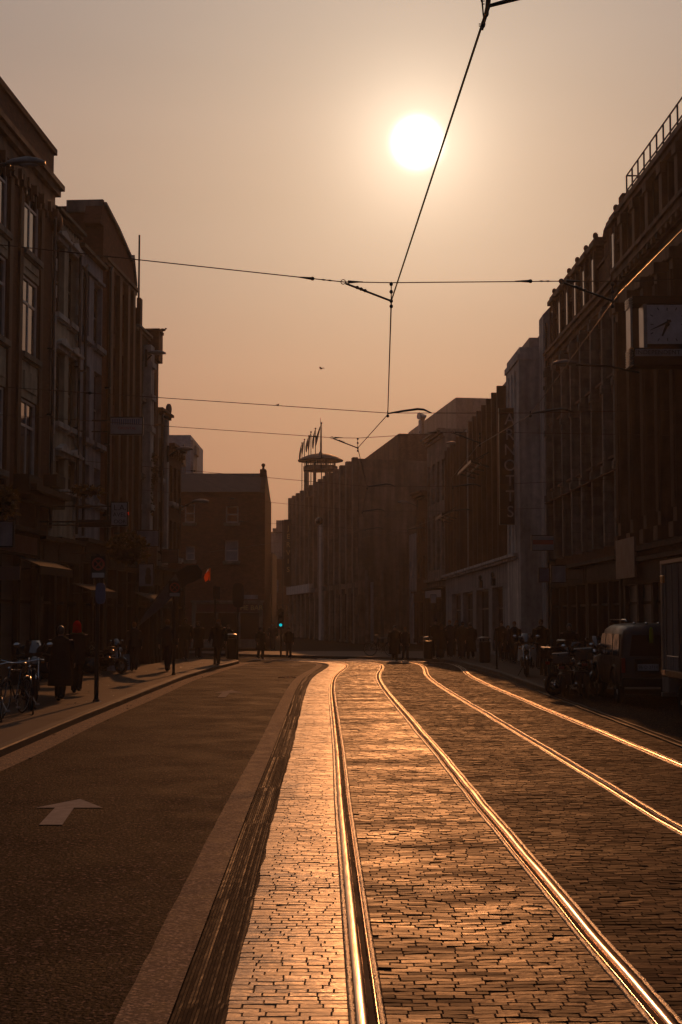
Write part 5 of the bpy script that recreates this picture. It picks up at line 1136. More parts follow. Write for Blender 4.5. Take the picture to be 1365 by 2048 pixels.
# bollards
def bollard(x, yb, yt, label, group, d=None, h_=0.12, r_=0.055):
    p = gnd(x, yb, h_); H_ = at(x, yt, p.y).z - h_; o = MB().tube([(0,0,0),(0,0,0.04),(0,0,0.041),(0,0,H_-0.05),(0,0,H_-0.04),(0,0,H_)], [r_*1.3,r_*1.3,r_,r_,r_*1.15,r_*0.6], 12).build('bollard', M['iron'], smooth=False); o.location = p; return tag(o, label, 'bollard', group)
bollard(57, 1420, 1338, 'left one of the two stand posts right of the parked bicycles', 'posts by the bicycles'); bollard(65, 1418, 1336, 'right one of the two stand posts right of the parked bicycles', 'posts by the bicycles')
for i, (x, y) in enumerate(((1084,1350),(1092,1352),(1100,1354),(1108,1355),(1116,1356))):
    o = bollard(x, y, 1302, 'slim capped bollard in the row right of the lone motorcycle', 'bollards on the right pavement')
def sandwich(x, y, w, h, label, m):
    p = gnd(x, y, 0.12); rt = thing('sandwich_board', label, 'sandwich board', p, R(8)); mb = MB()
    mb.loft([[Vector((-w/2,-0.25,0.02)),Vector((w/2,-0.25,0.02)),Vector((w/2,-0.22,0.02)),Vector((-w/2,-0.22,0.02))],[Vector((-w/2,-0.02,h)),Vector((w/2,-0.02,h)),Vector((w/2,0.01,h)),Vector((-w/2,0.01,h))]]); mb.build('panel', m, rt)
    mb = MB(); mb.loft([[Vector((-w/2,0.25,0.02)),Vector((w/2,0.25,0.02)),Vector((w/2,0.22,0.02)),Vector((-w/2,0.22,0.02))],[Vector((-w/2,0.02,h)),Vector((w/2,0.02,h)),Vector((w/2,0.0,h)),Vector((-w/2,0.0,h))]]); mb.build('panel', m, rt)
    mb = MB()
    for k in range(4): mb.box(-w*0.35, w*random.uniform(0.1,0.35), -0.215+k*0.04-0.005, -0.20+k*0.04, h*(0.3+k*0.13)-0.02, h*(0.3+k*0.13)+0.02)
    mb.build('lettering', M['black'], rt)
sandwich(225.5, 1342, 0.36, 0.72, 'pale blue sandwich board standing on the left pavement behind the first signpost', M['greyr']); sandwich(254, 1340, 0.28, 0.55, 'lower sandwich board beside the walker left of the cafe screen', M['greyr'])
def bin_(x, y, w, ht, label):
    p = gnd(x, y, 0.12); rt = thing('litter_bin', label, 'litter bin', p); mb = MB(); r_ = w/2; mb.tube([(0,0,0),(0,0,0.05),(0,0,ht*0.8)],[r_*0.85,r_*0.95,r_],16); mb.build('drum', M['iron'], rt)
    mb = MB(); mb.tube([(0,0,ht*0.92),(0,0,ht*0.96),(0,0,ht)],[r_*1.08,r_*1.0,r_*0.5],16)
    for k in range(4): a=PI/4+k*PI/2; mb.tube([(r_*.9*math.cos(a),r_*.9*math.sin(a),ht*0.78),(r_*.9*math.cos(a),r_*.9*math.sin(a),ht*0.93)],0.02,5)
    mb.build('lid', M['iron'], rt, smooth=False)
bin_(464, 1318, 0.55, 1.12, 'dark litter bin with a bright lid at the left kerb corner'); bin_(970, 1325, 0.5, 1.05, 'dark litter bin with a glinting lid on the right pavement'); bin_(857, 1318, 0.45, 1.0, 'litter bin with a thin bright rim at the far right pavement, left of the walkers')
# cafe screen
p = gnd(300, 1312, 0.12); rt = thing('cafe_screen', 'low cafe windbreak with an orange lit top rail behind the left walkers', 'cafe screen', p, R(4)); mb = MB(); mb.box(-0.85,0.85,-0.03,0.03,0.1,0.88); mb.build('screen_cloth', M['redpaint'], rt)
mb = MB(); mb.tube([(-0.88,0,0.92),(0.88,0,0.92)],0.022,6)
for x in (-0.88,0,0.88): mb.tube([(x,0,0),(x,0,0.95)],0.02,6); mb.box(x-0.12,x+0.12,-0.15,0.15,0,0.03)
mb.build('screen_frame', M['steel'], rt)
# traffic signals
def signal(x, ylens, d, label, lit):
    z = at(x, ylens, d).z; rt = thing('traffic_light', label, 'traffic light', (at(x,ylens,d).x, d, 0.12)); zl = z-0.12
    mb = MB(); mb.tube([(0,0.16,0),(0,0.16,zl+0.8)],0.05,8); mb.build('pole', M['iron'], rt); mb = MB(); mb.box(-0.15,0.15,-0.10,0.10,zl-0.17,zl+0.75)
    for k in range(3): mb.torus((0,-0.15,zl+0.26*k),0.10,0.012,'y',14,5,0,PI)
    hd = mb.build('signal_head', M['signdark'], rt, bevel=0.01)
    for k in range(3): mb = MB(); mb.ell((0,-0.11,zl+0.26*k),(0.072,0.03,0.072),12,6); mb.build('lens', M['greenlamp'] if (k == 0 and lit) else M['frame_dark'], hd, smooth=True)
signal(562, 1250, 68, 'traffic light showing a bright blue green lamp in the street gap', True)
p = at(257, 1025.5, 40.4); mb = MB(); mb.ell((0,0,0),(0.022,0.02,0.022),8,6); mb.tube([(0,0.01,0),(0,0.06,-0.06)],0.012,5); o = mb.build('alarm_lamp', M['redlamp']); o.location = p; tag(o, 'tiny red lamp glowing at the right edge of the travel sign', 'lamp')
# ------------------------------------------------------------------ people
def fuse(mb, name, m, parent, voxel, smooth=2):
    """fuse overlapping volumes into one continuous skin"""
    me = bpy.data.meshes.new('tmp'); me.from_pydata(mb.v, [], mb.f); bm = bmesh.new(); bm.from_mesh(me)
    # each island must face outward
    bmesh.ops.recalc_face_normals(bm, faces=bm.faces); bm.to_mesh(me); bm.free()
    t = bpy.data.objects.new('tmp', me); COL.objects.link(t); r = t.modifiers.new('r', 'REMESH'); r.mode = 'VOXEL'; r.voxel_size = voxel; r.use_smooth_shade = True
    s = t.modifiers.new('s', 'SMOOTH'); s.factor = 0.5; s.iterations = smooth
    dg = bpy.context.evaluated_depsgraph_get(); n = bpy.data.meshes.new_from_object(t.evaluated_get(dg)); n.name = name; bpy.data.objects.remove(t)
    n.materials.clear(); n.materials.append(m); n.polygons.foreach_set('use_smooth', [True]*len(n.polygons))
    o = bpy.data.objects.new(name, n); COL.objects.link(o); o.parent = parent; return o
def ring(cx, cy, z, rx, ry, n=20, p=0.85): return [Vector((cx + rx*math.copysign(abs(math.cos(a))**p, math.cos(a)), cy + ry*math.copysign(abs(math.sin(a))**p, math.sin(a)), z)) for a in [2*PI*j/n for j in range(n)]]
def person(label, stride=0.25, coat=0.75, hair='short', hairm=None, coatm=None, legm=None, wide=1.0, armbend=0.25, turn=0.0, hood=None, group=None, h=1.74):
    """walks toward local -Y; h: standing height; coat: height above the ground of the coat's hem"""
    rt = thing('person', label, 'person', group=group); k = h/1.75; s = stride
    hipL, hipR = Vector((0.09,0,0.93))*k, Vector((-0.09,0,0.93))*k
    def leg(hip, fwd):
        foot = Vector((hip.x*0.85, -fwd, 0.09*k + (0.05 if fwd < 0 else 0))); knee = (hip+foot)/2 + Vector((0, -0.045 if fwd > 0 else -0.09, 0.0)); return [hip, knee, foot]
    LL, RL = leg(hipL, s), leg(hipR, -s)
    sh = 0.20*wide; 
    def arm(sx, fwd):
        S0 = Vector((sx*sh, 0, 1.43))*k; E = S0 + Vector((sx*0.055, -fwd*0.35+0.03, -0.285))*k; W = E + Vector((sx*0.005, -fwd*0.5-armbend*0.35, -0.245))*k; return [S0, E, W]
    LA, RA = arm(1, -s), arm(-1, s)
    mb = MB()
    for hip, kn, ft in (LL, RL): mb.tube([hip+Vector((0,0,0.03)), hip, (hip+kn)/2, kn, (kn*0.6+ft*0.4), ft, ft-Vector((0,0,0.05))], [0.07,0.088,0.076,0.056,0.056,0.038,0.036], 12); mb.ell(ft+Vector((0,-0.07,-0.045)),(0.042,0.12,0.038),10,6)
    mb.loft([ring(0,0,z*k,rx*k*wide,ry*k) for z,rx,ry in ((0.86,0.09,0.07),(0.90,0.165,0.115),(1.0,0.158,0.11),(1.12,0.135,0.10),(1.28,0.16,0.115),(1.40,0.17,0.105),(1.46,0.12,0.08),(1.50,0.06,0.06),(1.56,0.052,0.055),(1.60,0.05,0.05))])
    hc = Vector((0,-0.015,1.635))*k
    for S0,E,W in (LA, RA):
        mb.tube([S0+Vector((0,0,0.02)), S0, (S0+E)/2, E, (E+W)/2, W], [0.04,0.054,0.045,0.038,0.034,0.025], 10)
        dv = (W-E).normalized(); sx = 1 if S0.x > 0 else -1; side = Vector((0,-1,0)) - dv*dv.dot(Vector((0,-1,0))); side.normalize(); pn = dv.cross(side)
        mb.ell(W+dv*0.045,(0.018,0.038,0.05),8,6)
        for i, (o_, L_) in enumerate(((-0.028,0.060),(-0.010,0.070),(0.009,0.072),(0.027,0.064))):
            b_ = W+dv*0.08+side*o_; cu = Vector((-sx,0,0))*0.012; mb.tube([b_-dv*0.02, b_+dv*L_*0.4+cu*0.5, b_+dv*L_*0.75+cu*1.6, b_+dv*L_*0.95+cu*3],[0.009,0.009,0.008,0.006],6)
        mb.tube([W+dv*0.02+side*0.02, W+dv*0.05+side*0.05, W+dv*0.085+side*0.058],[0.012,0.011,0.008],6)
    mb.ell(hc,(0.074,0.092,0.113),14,10); mb.ell(hc+Vector((0,-0.03,-0.07)),(0.05,0.06,0.045),10,6)
    mb.tube([hc+Vector((0,-0.085,0.02)),hc+Vector((0,-0.112,-0.022)),hc+Vector((0,-0.09,-0.03))],[0.010,0.014,0.010],6)
    for sx in (-1,1): mb.ell(hc+Vector((sx*0.075,0.005,-0.005)),(0.012,0.02,0.03),6,5)
    mb.ell(hc+Vector((0,-0.082,-0.058)),(0.026,0.012,0.010),8,5)
    bo = fuse(mb, 'body', M['skin'], rt, 0.0105, 2)
    mb = MB()
    for sx in (-1,1): mb.ell(hc+Vector((sx*0.030,-0.086,0.008)),(0.011,0.008,0.006),8,5)
    mb.build('eyes', M['black'], rt)
    # trousers and shoes
    mb = MB()
    for hip, kn, ft in (LL, RL): mb.tube([hip+Vector((0,0,0.08)), hip, (hip+kn)/2, kn, (kn*0.5+ft*0.5), ft+Vector((0,0.0,0.0)), ft-Vector((0,0,0.03))], [0.09,0.105,0.094,0.078,0.076,0.072,0.074], 12)
    mb.loft([ring(0,0,z*k,rx*k*wide,ry*k) for z,rx,ry in ((0.84,0.10,0.08),(0.90,0.178,0.125),(1.05,0.165,0.12))]); fuse(mb, 'trousers', legm or M['denim'], rt, 0.016, 2)
    for hip, kn, ft in (LL, RL):
        mb = MB(); mb.ell(ft+Vector((0,-0.07,-0.045)),(0.052,0.145,0.046),12,7); mb.ell(ft+Vector((0,0.02,-0.02)),(0.048,0.06,0.06),10,6); mb.build('shoe', M['leather'], rt, smooth=True)
    # coat with sleeves
    mb = MB(); prof = [(1.53,0.075,0.075),(1.50,0.11,0.09),(1.45,0.18,0.12),(1.38,0.205,0.135),(1.25,0.195,0.14),(1.10,0.175,0.13),(0.98,0.195,0.15)]
    if coat < 0.95: prof += [(0.86,0.21,0.165)]
    if coat < 0.8: prof += [(0.70,0.225,0.185)]
    if coat < 0.62: prof += [(0.52,0.24,0.20)]
    if coat < 0.45: prof += [(0.36,0.25,0.21)]
    mb.loft([ring(0,0.0,z*k,rx*k*wide,ry*k) for z,rx,ry in prof])
    for S0,E,W in (LA, RA): mb.tube([S0+Vector((0,0,0.0)), S0+Vector((0,0,-0.01)), (S0+E)/2, E, (E+W)/2, W+ (W-E).normalized()*-0.01], [0.06,0.078,0.070,0.064,0.058,0.052], 12)
    fuse(mb, 'coat', coatm or M['coat_black'], rt, 0.016, 2)
    mb = MB(); hm = hairm or M['hair_brown']
    if hood:
        mb.ell(hc+Vector((0,0.012,0.012)),(0.103,0.118,0.140),18,12); mb.tube([hc+Vector((0,0.02,-0.04)),hc+Vector((0,0.02,-0.15))],[0.105,0.12],14)
        o = fuse(mb, 'hood', hood, rt, 0.013, 2)
    else:
        mb.ell(hc+Vector((0,0.014,0.024)),(0.088,0.102,0.112),14,9)
        if hair == 'long': mb.loft([ring(0,0.03,hc.z+0.02,0.088,0.085),ring(0,0.045,hc.z-0.08,0.098,0.075),ring(0,0.055,hc.z-0.18,0.10,0.06),ring(0,0.06,hc.z-0.24,0.07,0.035)])
        if hair == 'curly':
            rg = random.Random(3)
            for _ in range(40): a=rg.uniform(0,2*PI); b=rg.uniform(-0.3,1.4); mb.ell(hc+Vector((0.10*math.cos(a)*math.cos(b),0.015+0.11*math.sin(a)*math.cos(b),0.03+0.115*math.sin(b))),(0.03,0.03,0.03),6,5)
        o = fuse(mb, 'hair', hm, rt, 0.012, 1)
        # open the face
    return rt
def place(rt, x, yfeet, rz, hgt=0.12, d=None):
    p = gnd(x, yfeet, hgt) if d is None else Vector(((x-CX)/F*d, d, hgt)); rt.location = p; rt.rotation_euler = (0,0,rz); return p
PA = person('person in a long black coat and wide trousers, nearer one of the near pair', 0.14, 0.42, 'short', M['hair_black'], M['coat_black'], M['coat_black'], 1.18, h=1.63); place(PA, 120, 1402, R(178))
PB = person('person in a bright red woollen hood carrying a dark shoulder bag on the left pavement', 0.12, 0.66, 'short', M['hair_black'], M['coat_black'], M['coat_black'], 1.08, hood=M['red_wool'], h=1.72); p = place(PB, 153, 1386, R(183))
def bag(label, loc, w, h, hang, m, strap=True, rz=0):
    rt = thing('shoulder_bag', label, 'bag', loc, rz); mb = MB(); mb.loft([ring(0,0,z,w/2*a,0.08*b,16,0.7) for z,a,b in ((0,0.8,0.7),(0.05,1.0,1.0),(h*0.6,0.95,0.9),(h,0.6,0.45))]); mb.build('bag_body', m, rt, smooth=True)
    mb = MB(); mb.tube([(-w*0.28,0,h*0.95),(-w*0.16,0,h+hang*0.7),(0,0,h+hang),(w*0.16,0,h+hang*0.7),(w*0.28,0,h*0.95)],0.014,6); mb.build('strap', M['leather'], rt)
bag('dark slouchy shoulder bag hanging beside the person in the red hood', (p.x+0.36, p.y-0.02, 0.12+0.50), 0.42, 0.36, 0.30, M['leather'])
bag('flat black bag at the left hip of the front walker of the near pair', (PA.location.x-0.36, PA.location.y, 0.12+0.62), 0.30, 0.34, 0.30, M['coat_navy'])
PC = person('person with short sunlit hair in dark jacket just left of the second signpost', 0.20, 0.82, 'short', M['hair_fair'], M['coat_navy'], M['denim'], 1.0, h=1.76); place(PC, 335, 1343, R(170))
PD = person('tall person with an open dark jacket walking right of the second signpost', 0.16, 0.80, 'short', M['hair_brown'], M['coat_brown'], M['denim'], 1.08, h=1.80); place(PD, 371, 1321.5, R(3))
PE = person('person in a knee length coat at the middle of the left group', 0.12, 0.50, 'long', M['hair_brown'], M['coat_black'], M['denim'], 1.05, h=1.66); place(PE, 397, 1318, R(5))
PF = person('person with long glowing fair hair striding toward the camera by the third signpost', 0.34, 0.70, 'long', M['hair_fair'], M['coat_black'], M['coat_black'], 1.08, armbend=0.5, h=1.76); place(PF, 437, 1330, R(-8))
PG = dup(PE, label='shorter person half hidden between the long haired walker and the litter bin'); place(PG, 457, 1317, R(20)); PG.scale = (0.9,)*3
PH = dup(PC, label='dark figure left of the cafe screen, beside the lower sandwich board'); place(PH, 268, 1343, R(185)); PH.scale=(0.95,)*3
PI_ = dup(PE, label='lone slim figure standing just left of the traffic light under the pub corner'); place(PI_, 521, 1318.5, R(30), 0.0); PI_.scale=(0.95,0.95,0.9)
q = dup(PD, label='figure right of the traffic light before the mall corner'); place(q, 578, 1317, R(10), 0.0); q.scale=(0.8,0.8,0.82)
q = dup(PA, label='broad hooded figure crossing at the far end of the tracks'); place(q, 790, 1322.5, R(0), 0.0); q.scale=(0.98,0.98,0.97)
q = dup(PC, label='slim figure right beside the broad one at the far end of the tracks'); place(q, 811, 1322.5, R(12), 0.0); q.scale=(0.8,0.8,0.86)
rg = random.Random(12)
crowd = [(872,1318,PD,'walker farthest left of the dark crowd on the far right pavement'),(884,1318,PE,'coated walker second from the left in the dark crowd'),(900,1317,PC,'slim walker third from the left in the dark crowd'),(914,1316,PF,'striding walker in the middle of the dark crowd'),(926,1318,PD,'tall walker right of the middle of the dark crowd'),(942,1318,PA,'wide coated walker left of the glinting bin'),(1004,1322,PD,'walker just right of the short plain post'),(1017,1325,PE,'coated walker between the plain post and the lone motorcycle'),(1030,1327,PC,'walker directly left of the lone motorcycle')]
for x, y, src, lab in crowd:
    q = dup(src, label=lab, group='people on the far right pavement'); place(q, x, y, R(rg.uniform(-20,20)+ (180 if rg.random()<0.5 else 0)), 0.12); q.scale=(rg.uniform(.9,1),)*3
q = dup(PD, label='person standing behind the lone motorcycle and its bollards'); place(q, 1083, 1342, R(8), 0.12); q.scale=(0.98,)*3
q = dup(PA, label='figure passing behind the bay motorcycles, head against the dark shopfront'); place(q, 1140, 1352, R(-10), 0.12)
q = dup(PC, label='small far figure under the traffic light'); place(q, 546, 1303, R(0), 0.0); q.scale=(0.95,)*3
# ------------------------------------------------------------------ two wheelers
def wheel(parent, c, r, rt_, m_t, m_r, w=0.05, disc=True, n=22):
    mb = MB(); mb.torus(c, r-w*0.6, w*0.6, 'x', n, 8); wh = mb.build('wheel', m_t, parent, smooth=True)
    mb = MB(); mb.torus(c, r-w*1.5, w*0.25, 'x', n, 6); c = Vector(c)
    for k in range(rt_): a = 2*PI*k/rt_; mb.tube([c, c+Vector((0,(r-w*1.5)*math.cos(a),(r-w*1.5)*math.sin(a)))], 0.012 if disc else 0.002, 5)
    mb.tube([c-Vector((w*0.7,0,0)), c+Vector((w*0.7,0,0))], 0.045 if disc else 0.02, 10); mb.build('rim', m_r, wh, smooth=False); return wh
def motorbike(label, scooter=False, screen=True, box=False, group=None):
    rt = thing('motorcycle', label, 'motorcycle', group=group)
    wheel(rt, (0,-0.72,0.30), 0.30, 6, M['rubber'], M['steel'], 0.09); wheel(rt, (0,0.72,0.30), 0.30, 6, M['rubber'], M['steel'], 0.11)
    mb = MB(); mb.loft([ring(0,y,0,0.01,0.01) for y in (0,0)], cap=False) if False else None
    mb.ell((0,-0.10,0.82),(0.15,0.30,0.14),14,9); mb.build('fuel_tank', M['paint_black'], rt, smooth=True)
    mb = MB(); mb.ell((0,0.42,0.80),(0.15,0.36,0.075),14,8); mb.ell((0,0.72,0.88),(0.11,0.18,0.06),10,6); mb.build('seat', M['leather'], rt, smooth=True)
    mb = MB(); mb.box(-0.17,0.17,-0.25,0.25,0.32,0.62); mb.ell((0.0,-0.05,0.5),(0.22,0.2,0.17),12,8); mb.tube([(0,-0.2,0.75),(0,-0.3,0.35),(0,0.2,0.3),(0,0.72,0.3)],0.035,8); mb.build('engine', M['iron'], rt, bevel=0.02)
    mb = MB()
    for sx in (-0.10,0.10): mb.tube([(sx,-0.72,0.30),(sx,-0.52,0.98)],0.026,8)
    mb.torus((0,-0.72,0.30),0.34,0.03,'x',10,6,0.3,2.4); mb.build('fork', M['chrome'], rt, smooth=True)
    mb = MB(); mb.tube([(-0.38,-0.36,1.02),(-0.25,-0.44,1.06),(0,-0.50,1.0),(0.25,-0.44,1.06),(0.38,-0.36,1.02)],0.016,8)
    for sx in (-1,1): mb.tube([(sx*0.27,-0.45,1.06),(sx*0.33,-0.48,1.22)],0.008,6)
    hb = mb.build('handlebar', M['iron'], rt)
    for sx in (-1,1): mb = MB(); mb.ell((sx*0.35,-0.48,1.25),(0.075,0.02,0.05),12,7); mb.build('mirror', M['chrome'], hb, smooth=True)
    mb = MB(); mb.ell((0,-0.64,0.92),(0.10,0.09,0.10),14,9); hl = mb.build('headlight', M['chrome'], rt, smooth=True); mb = MB(); mb.ell((0,-0.71,0.92),(0.085,0.03,0.085),12,7); mb.build('lens', M['lens_clear'], hl, smooth=True)
    for sx in (-1,1): mb = MB(); mb.ell((sx*0.2,-0.56,0.88),(0.04,0.03,0.03),8,6); mb.build('indicator', M['lens_orange'], rt, smooth=True)
    if screen:
        mb = MB(); mb.loft([[Vector((-w,y,z)),Vector((0,y-0.10,z)),Vector((w,y,z)),Vector((w,y+0.01,z)),Vector((0,y-0.09,z)),Vector((-w,y+0.01,z))] for w,y,z in ((0.17,-0.60,0.98),(0.20,-0.54,1.15),(0.14,-0.44,1.34))]); mb.build('windscreen', M['glass'], rt, smooth=True)
    mb = MB(); mb.tube([(0.16,-0.15,0.38),(0.2,0.1,0.26),(0.22,0.45,0.30),(0.22,0.85,0.36)],[0.025,0.03,0.05,0.05],10); mb.build('exhaust', M['chrome'], rt, smooth=True)
    mb = MB(); mb.box(-0.07,0.07,0.90,0.95,0.78,0.86); mb.build('tail_light', M['lens_red'], rt, bevel=0.01)
    if box: mb = MB(); mb.box(-0.22,0.22,0.62,1.0,0.92,1.22); mb.build('top_box', M['paint_black'], rt, bevel=0.03)
    mb = MB(); mb.tube([(-0.1,0.1,0.3),(-0.26,0.12,0.01)],0.014,6); mb.build('stand', M['iron'], rt); return rt
mr = motorbike('lone motorcycle with windscreen facing the camera on the right pavement', box=True); mr.location = gnd(1061, 1355, 0.12); mr.location.y += 0.9; mr.rotation_euler = (0,0,R(-6))
ml = dup(mr, label='motorcycle parked by the left shopfronts behind the bicycles, mirrors glinting'); ml.location = Vector((-6.75, 31.0, 0.12)); ml.rotation_euler = (0,0,R(20))
q = dup(mr, label='motorcycle standing just right of the first signpost, half hidden'); q.location = gnd(205, 1349, 0.12) + Vector((0,0.8,0)); q.rotation_euler = (0,0,R(60)); q.scale = (0.85,)*3
q = dup(mr, label='motorcycle standing crosswise at the very end of the kerb behind the bay ones'); q.location = Vector((5.95, 36.1, 0.0)); q.rotation_euler = (0,0,R(120))
q = dup(mr, label='motorcycle farther back on the right pavement, only its mirrors glinting'); q.location = Vector((6.6, 38.5, 0.12)); q.rotation_euler = (0,0,R(30))
q = dup(mr, label='motorcycle parked in the bay at the near end of the right kerb'); q.location = Vector((5.60, 35.6, 0.0)); q.rotation_euler = (0,R(4),R(168)); q.scale = (0.95,0.95,0.9)
q = dup(mr, label='second motorcycle in the bay, tight between the kerb end one and the off roader'); q.location = Vector((6.0, 35.5, 0.0)); q.rotation_euler = (0,R(3),R(176))
def bicycle(label, group):
    rt = thing('bicycle', label, 'bicycle', group=group); T_ = M['rubber']
    wheel(rt, (0,-0.52,0.34), 0.34, 14, T_, M['steel'], 0.025, False, 28); wheel(rt, (0,0.52,0.34), 0.34, 14, T_, M['steel'], 0.025, False, 28)
    mb = MB(); A,B,C_,D_,E_ = (0,-0.40,0.86),(0,0.18,0.84),(0,0.08,0.30),(0,0.52,0.34),(0,-0.42,0.72)
    for a,b in ((A,B),(E_,C_),(B,C_),(B,D_),(C_,D_),(A,E_)): mb.tube([a,b],0.017,8)
    mb.build('frame', M['paint_black'], rt); mb = MB(); mb.tube([A,(0,-0.46,0.6),(0,-0.52,0.34)],0.014,6); mb.build('fork', M['paint_black'], rt)
    mb = MB(); mb.tube([(0,-0.38,0.84),(0,-0.37,1.0)],0.014,6); mb.tube([(-0.28,-0.28,1.0),(-0.2,-0.4,1.02),(0,-0.40,1.0),(0.2,-0.4,1.02),(0.28,-0.28,1.0)],0.013,6); mb.build('handlebar', M['chrome'], rt)
    mb = MB(); mb.tube([(0,0.18,0.84),(0,0.2,0.95)],0.013,6); mb.ell((0,0.22,0.97),(0.07,0.14,0.03),10,6); mb.build('saddle', M['leather'], rt, smooth=True)
    mb = MB(); mb.torus((0.03,0.08,0.30),0.09,0.008,'x',16,5); mb.tube([(0.03,0.08,0.30),(0.09,0.0,0.16)],0.01,5); mb.tube([(-0.03,0.08,0.30),(-0.09,0.16,0.44)],0.01,5); mb.box(0.07,0.15,-0.04,0.04,0.14,0.17); mb.build('crankset', M['steel'], rt)
    mb = MB(); mb.ell((0,-0.48,0.90),(0.03,0.035,0.03),8,6); mb.build('lamp', M['chrome'], rt, smooth=True)
    mb = MB(); mb.torus((0,-0.52,0.34),0.375,0.014,'x',12,5,0.6,2.6); mb.torus((0,0.52,0.34),0.375,0.014,'x',12,5,0.3,2.4); mb.build('mudguard', M['iron'], rt); return rt
bk = bicycle('front bicycle leaning at the lower left edge of the pavement', 'parked bicycles'); bk.location = (-6.05, 25.6, 0.12); bk.rotation_euler = (0, R(-6), R(12))
q = dup(bk, label='second bicycle, close behind the front one at the left edge'); q.location = (-6.2, 27.0, 0.12); q.rotation_euler = (0,R(7),R(-8))
q = dup(bk, label='third bicycle, standing nearest the two stand posts'); q.location = (-5.95, 27.6, 0.12); q.rotation_euler = (0,R(-5),R(14))
q = dup(bk, label='bicycle parked far off at the foot of the mall wall, left of the hooded figure'); q.location = gnd(762, 1312, 0.12); q.rotation_euler = (0,0,R(70))
# ------------------------------------------------------------------ off roader
rt = thing('parked_car', 'boxy dark off road car with roof rails and rear spare plate, parked beside the lorry', 'car', Vector((7.16, 33.9, 0.0)), R(-1.5))
def cs(y, zb, zt, w, tw, zw): # cross-section: sill, belt, roof
    P_ = [(-w*0.93,zb),(-w,zb+0.12),(-w*1.0,zb+0.42),(-w*0.985,zw),(-tw*1.06,lerp(zw,zt,0.55)),(-tw,zt-0.10),(-tw*0.86,zt-0.02),(-tw*0.4,zt+0.015),(0,zt+0.02)]
    P_ = P_ + [(-x,z) for x,z in P_[-2::-1]]; return [Vector((x,y,z)) for x,z in P_]
mb = MB(); secs = [cs(-2.22,0.52,1.62,0.86,0.76,1.04),cs(-2.18,0.46,1.72,0.895,0.79,1.05),cs(-2.08,0.42,1.77,0.905,0.81,1.05),cs(-1.2,0.40,1.81,0.91,0.82,1.05),cs(-0.2,0.40,1.81,0.91,0.82,1.04),cs(0.55,0.40,1.76,0.91,0.80,1.03),cs(1.15,0.40,1.12,0.90,0.78,1.00),cs(2.1,0.42,1.02,0.86,0.74,0.94),cs(2.3,0.48,0.92,0.80,0.68,0.86)]
mb.loft(secs); cb_ = mb.build('body', M['paint_blue'], rt, smooth=True); cb_.data.polygons.foreach_set('use_smooth',[True]*len(cb_.data.polygons))
mb = MB(); mb.poly([(-0.70,-2.24,1.10),(0.70,-2.24,1.10),(0.64,-2.24,1.56),(-0.64,-2.24,1.56)],(0,0.02,0)); mb.build('rear_window', M['carglass'], rt)
for sx in (-1,1):
    for y0,y1,t0 in ((-1.95,-1.15,0),(-1.05,-0.15,0),(-0.05,0.85,0.35)):
        mb = MB(); mb.poly([(sx*0.897,y0,1.08),(sx*0.897,y1,1.08),(sx*0.858,y1-t0,1.58),(sx*0.858,y0+0.03,1.58)],(sx*0.012,0,0)); mb.build('side_window', M['carglass'], rt)
    mb = MB(); mb.box(sx*0.80,sx*0.885,-2.265,-2.16,0.72,1.06); mb.build('tail_light', M['lens_red'], rt, bevel=0.015)
    mb = MB(); mb.tube([(sx*0.70,-1.9,1.86),(sx*0.70,-1.8,1.90),(sx*0.70,0.3,1.90),(sx*0.70,0.4,1.84)],0.016,6); mb.build('roof_rail', M['chrome'], rt, smooth=True)
    mb = MB(); mb.ell((sx*1.02,0.75,1.12),(0.10,0.05,0.07),10,7); mb.build('wing_mirror', M['chrome'] if sx < 0 else M['paint_black'], rt, smooth=True)
    for y in (-1.35,1.35):
        wheel(rt, (sx*0.80,y,0.37), 0.37, 5, M['rubber'], M['steel'], 0.13)
        mb = MB(); mb.torus((sx*0.90,y,0.40),0.45,0.045,'x',14,6,-0.1,PI+0.1); mb.build('wheel_arch', M['timberpaint'], rt, smooth=True)
mb = MB(); mb.box(-0.89,0.89,-2.36,-2.18,0.42,0.62); mb.build('bumper', M['timberpaint'], rt, bevel=0.03); mb = MB(); mb.box(-0.86,0.86,-2.372,-2.362,0.60,0.615); mb.build('bumper_trim', M['chrome'], rt)
mb = MB(); mb.box(-0.60,-0.02,-2.30,-2.236,0.70,1.04); pl = mb.build('plate_housing', M['timberpaint'], rt, bevel=0.01); mb = MB(); mb.box(-0.54,-0.08,-2.308,-2.302,0.78,0.92); mb.build('number_plate', M['signwhite'], pl); text('lettering','96 D 2714',0.10,M['black'],pl,(-0.31,-2.311,0.85),(PI/2,0,0),0.002)
mb = MB(); mb.tube([(-0.2,-2.26,1.07),(0.1,-2.27,0.98),(0.25,-2.27,0.94)],0.012,6); mb.build('wiper', M['iron'], rt)
mb = MB()
for k in range(5): mb.ell((-0.55+k*0.27,-2.02,1.82),(0.035,0.05,0.028),8,6)
mb.build('roof_markers', M['chrome'], rt, smooth=True)
mb = MB(); mb.ell((0.42,-2.33,0.92),(0.29,0.08,0.29),20,8); mb.build('spare_wheel_cover', M['paint_blue'], rt, smooth=True)
v_ = at(1303, 1268, 31.63); mb = MB(); mb.loft([[Vector((-w,0,z)),Vector((0,-0.02,z)),Vector((w,0,z)),Vector((0,0.01,z))] for w,z in ((0.02,0.15),(0.04,0.10),(0.05,-0.05),(0.05,-0.20))]); o = mb.build('safety_vest', M['hiviz'], smooth=True); o.location = Vector((v_.x, 31.635, v_.z)); tag(o, 'yellow green safety vest hanging at the rear window of the off road car', 'vest')
